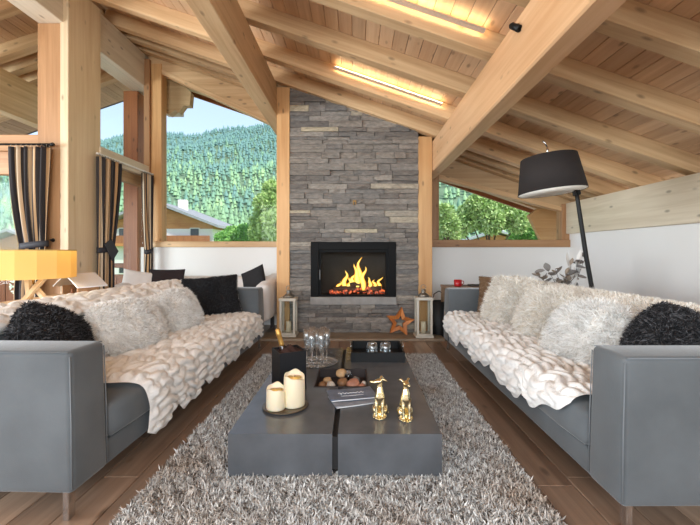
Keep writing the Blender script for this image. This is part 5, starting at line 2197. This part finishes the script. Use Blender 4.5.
b0 = (-6.6, 28, -2.6)
leafy('birch_tree', 'loose light green tree rising beside the chimney post in the mountain window', b0, blobset([(268, 205, 12), (262, 222, 12), (272, 190, 10), (276, 226, 14), (258, 234, 9), (268, 236, 14)], 28, b0), 9000, 0.30, leaf_a, 5.0)
b0 = (-9.6, 30, -2.6)
leafy('garden_shrub', 'rounded bright green shrub at the sill of the mountain window', b0, blobset([(232, 236, 9), (242, 233, 9), (226, 240, 7), (248, 240, 9)], 30, b0), 6000, 0.22, leaf_b, 2.6, 'shrub')
b0 = (8.3, 24, -2.6)
leafy('garden_tree', 'broad light green tree filling the slanted window', b0, blobset([(488, 210, 16), (472, 217, 13), (503, 213, 15), (461, 226, 11), (516, 222, 10), (490, 220, 13), (478, 206, 11)], 24, b0), 12000, 0.26, leaf_a, 5.0)
b0 = (4.6, 20, -2.6)
leafy('young_tree', 'slim yellow-green tree at the chimney edge of the slanted window', b0, blobset([(446, 226, 9), (442, 214, 7), (450, 236, 9)], 20, b0), 4000, 0.22, leaf_a, 4.0)
b0 = (11.6, 26, -2.6)
leafy('hedge_shrub', 'green shrub beside the timber eave in the slanted window', b0, blobset([(528, 232, 9), (536, 238, 10), (520, 240, 9)], 26, b0), 5000, 0.2, leaf_b, 2.4, 'shrub')


# chalets
def chalet(label, loc, w, d, wall_h, ridge_h, rz=0.0, windows=3, roof_rgb=(150, 150, 154), chim=True, frac=0.55, bal=0.52):
    t = thing('chalet', label, 'chalet', loc, (0, 0, rz))
    hw_ = w / 2
    whm = plain('chalet_white', (232, 228, 222), 0.9)
    wdm = wood('chalet_larch', (176, 110, 60), (214, 150, 92), axis='x', vary=0.1)
    box2('ground_wall', (-hw_, 0, 0), (hw_, d, wall_h * frac), whm, t)
    prism_y('timber_wall', [(-hw_, wall_h * frac), (hw_, wall_h * frac), (hw_, wall_h), (0, ridge_h - 0.25), (-hw_, wall_h)], 0.0, d, wdm, t)
    sl = (ridge_h - wall_h) / hw_
    oh = 1.1
    rm = plain('chalet_roof_%d' % roof_rgb[0], roof_rgb, 0.85, var=0.15, vscale=1.5)
    for s_ in (-1, 1):
        prism_y('roof', [(0, ridge_h), (s_ * (hw_ + oh), ridge_h - sl * (hw_ + oh)), (s_ * (hw_ + oh), ridge_h - sl * (hw_ + oh) + 0.3), (0, ridge_h + 0.32)], -1.4, d + 0.8, rm, t)
    if chim:
        cx = hw_ * 0.22
        box2('chimney', (cx - 0.45, d * 0.3, ridge_h - 0.6), (cx + 0.45, d * 0.3 + 0.9, ridge_h + 0.9), whm, t)
    bl = box2('balcony', (-hw_, -0.95, wall_h * bal), (hw_, 0, wall_h * (bal + 0.05)), wdm, t)
    box2('balcony_panel', (-hw_, -0.98, wall_h * (bal + 0.05)), (hw_, -0.90, wall_h * (bal + 0.05) + 0.85), ext_wood('z'), t)
    gm = plain('dark_window', (60, 66, 72), 0.15)
    for k in range(windows):
        x_ = -hw_ + w * (k + 0.5) / windows
        for zb_, hh in ((0.25 * wall_h - 0.5, 1.2), (wall_h * (bal + 0.05) + 0.1, 1.7)):
            fr = box('window', (1.15, 0.08, hh), (x_, -0.02, zb_ + hh / 2), plain('window_white', (224, 220, 212), 0.6), t)
            box('window_pane', (0.95, 0.03, hh - 0.2), (0, -0.045, 0), gm, fr)
    return t


chalet('timber chalet with a broad grey roof and white chimney below the mountain', (-23.0, 45, -2.6), 12.5, 9, 7.0, 9.4, frac=0.93, bal=0.64)
chalet('timber chalet low behind the striped gable curtain', (-40.5, 46, -3.6), 11, 9, 5.2, 7.2, chim=False)
chalet('small far chalet with a tan roof behind the shrub', (-27, 95, -1.5), 12, 9, 5.0, 8.0, rz=R(14), roof_rgb=(176, 150, 122))
chalet('small far chalet beside the light green tree in the mountain window', (-33, 120, -1.0), 13, 9, 6.0, 9.0, rz=R(-10), roof_rgb=(166, 160, 154))
chalet('white-walled house partly hidden by the broad tree in the slanted window', (21, 58, -2.4), 13, 8, 4.6, 6.6, rz=R(-8), roof_rgb=(170, 172, 176))

# parked car glimpsed through the side door
car = thing('parked_car', 'small silver car parked below the chalet outside the side door', 'car', (-18.0, 29, -2.55), (0, 0, R(10)))
cm_ = plain('car_silver', (176, 182, 188), 0.25, metal=0.5)
prism_y('body', [(-2.0, 0.3), (2.0, 0.3), (2.05, 0.75), (1.2, 0.9), (0.6, 1.42), (-1.2, 1.45), (-1.9, 0.95), (-2.05, 0.8)], -0.85, 0.85, cm_, car)
prism_y('side_window', [(-1.5, 0.95), (1.0, 0.92), (0.5, 1.34), (-1.1, 1.36)], -0.87, 0.87, MATS['dark_window'], car)
for x_ in (-1.25, 1.25):
    for y_ in (-0.80, 0.80):
        lathe('wheel', [(0, -0.1), (0.32, -0.1), (0.34, 0), (0.32, 0.1), (0, 0.1)], plain('tyre', (34, 34, 36), 0.8), car, n=18, loc=(x_, y_, 0.33), rot=(R(90), 0, 0))
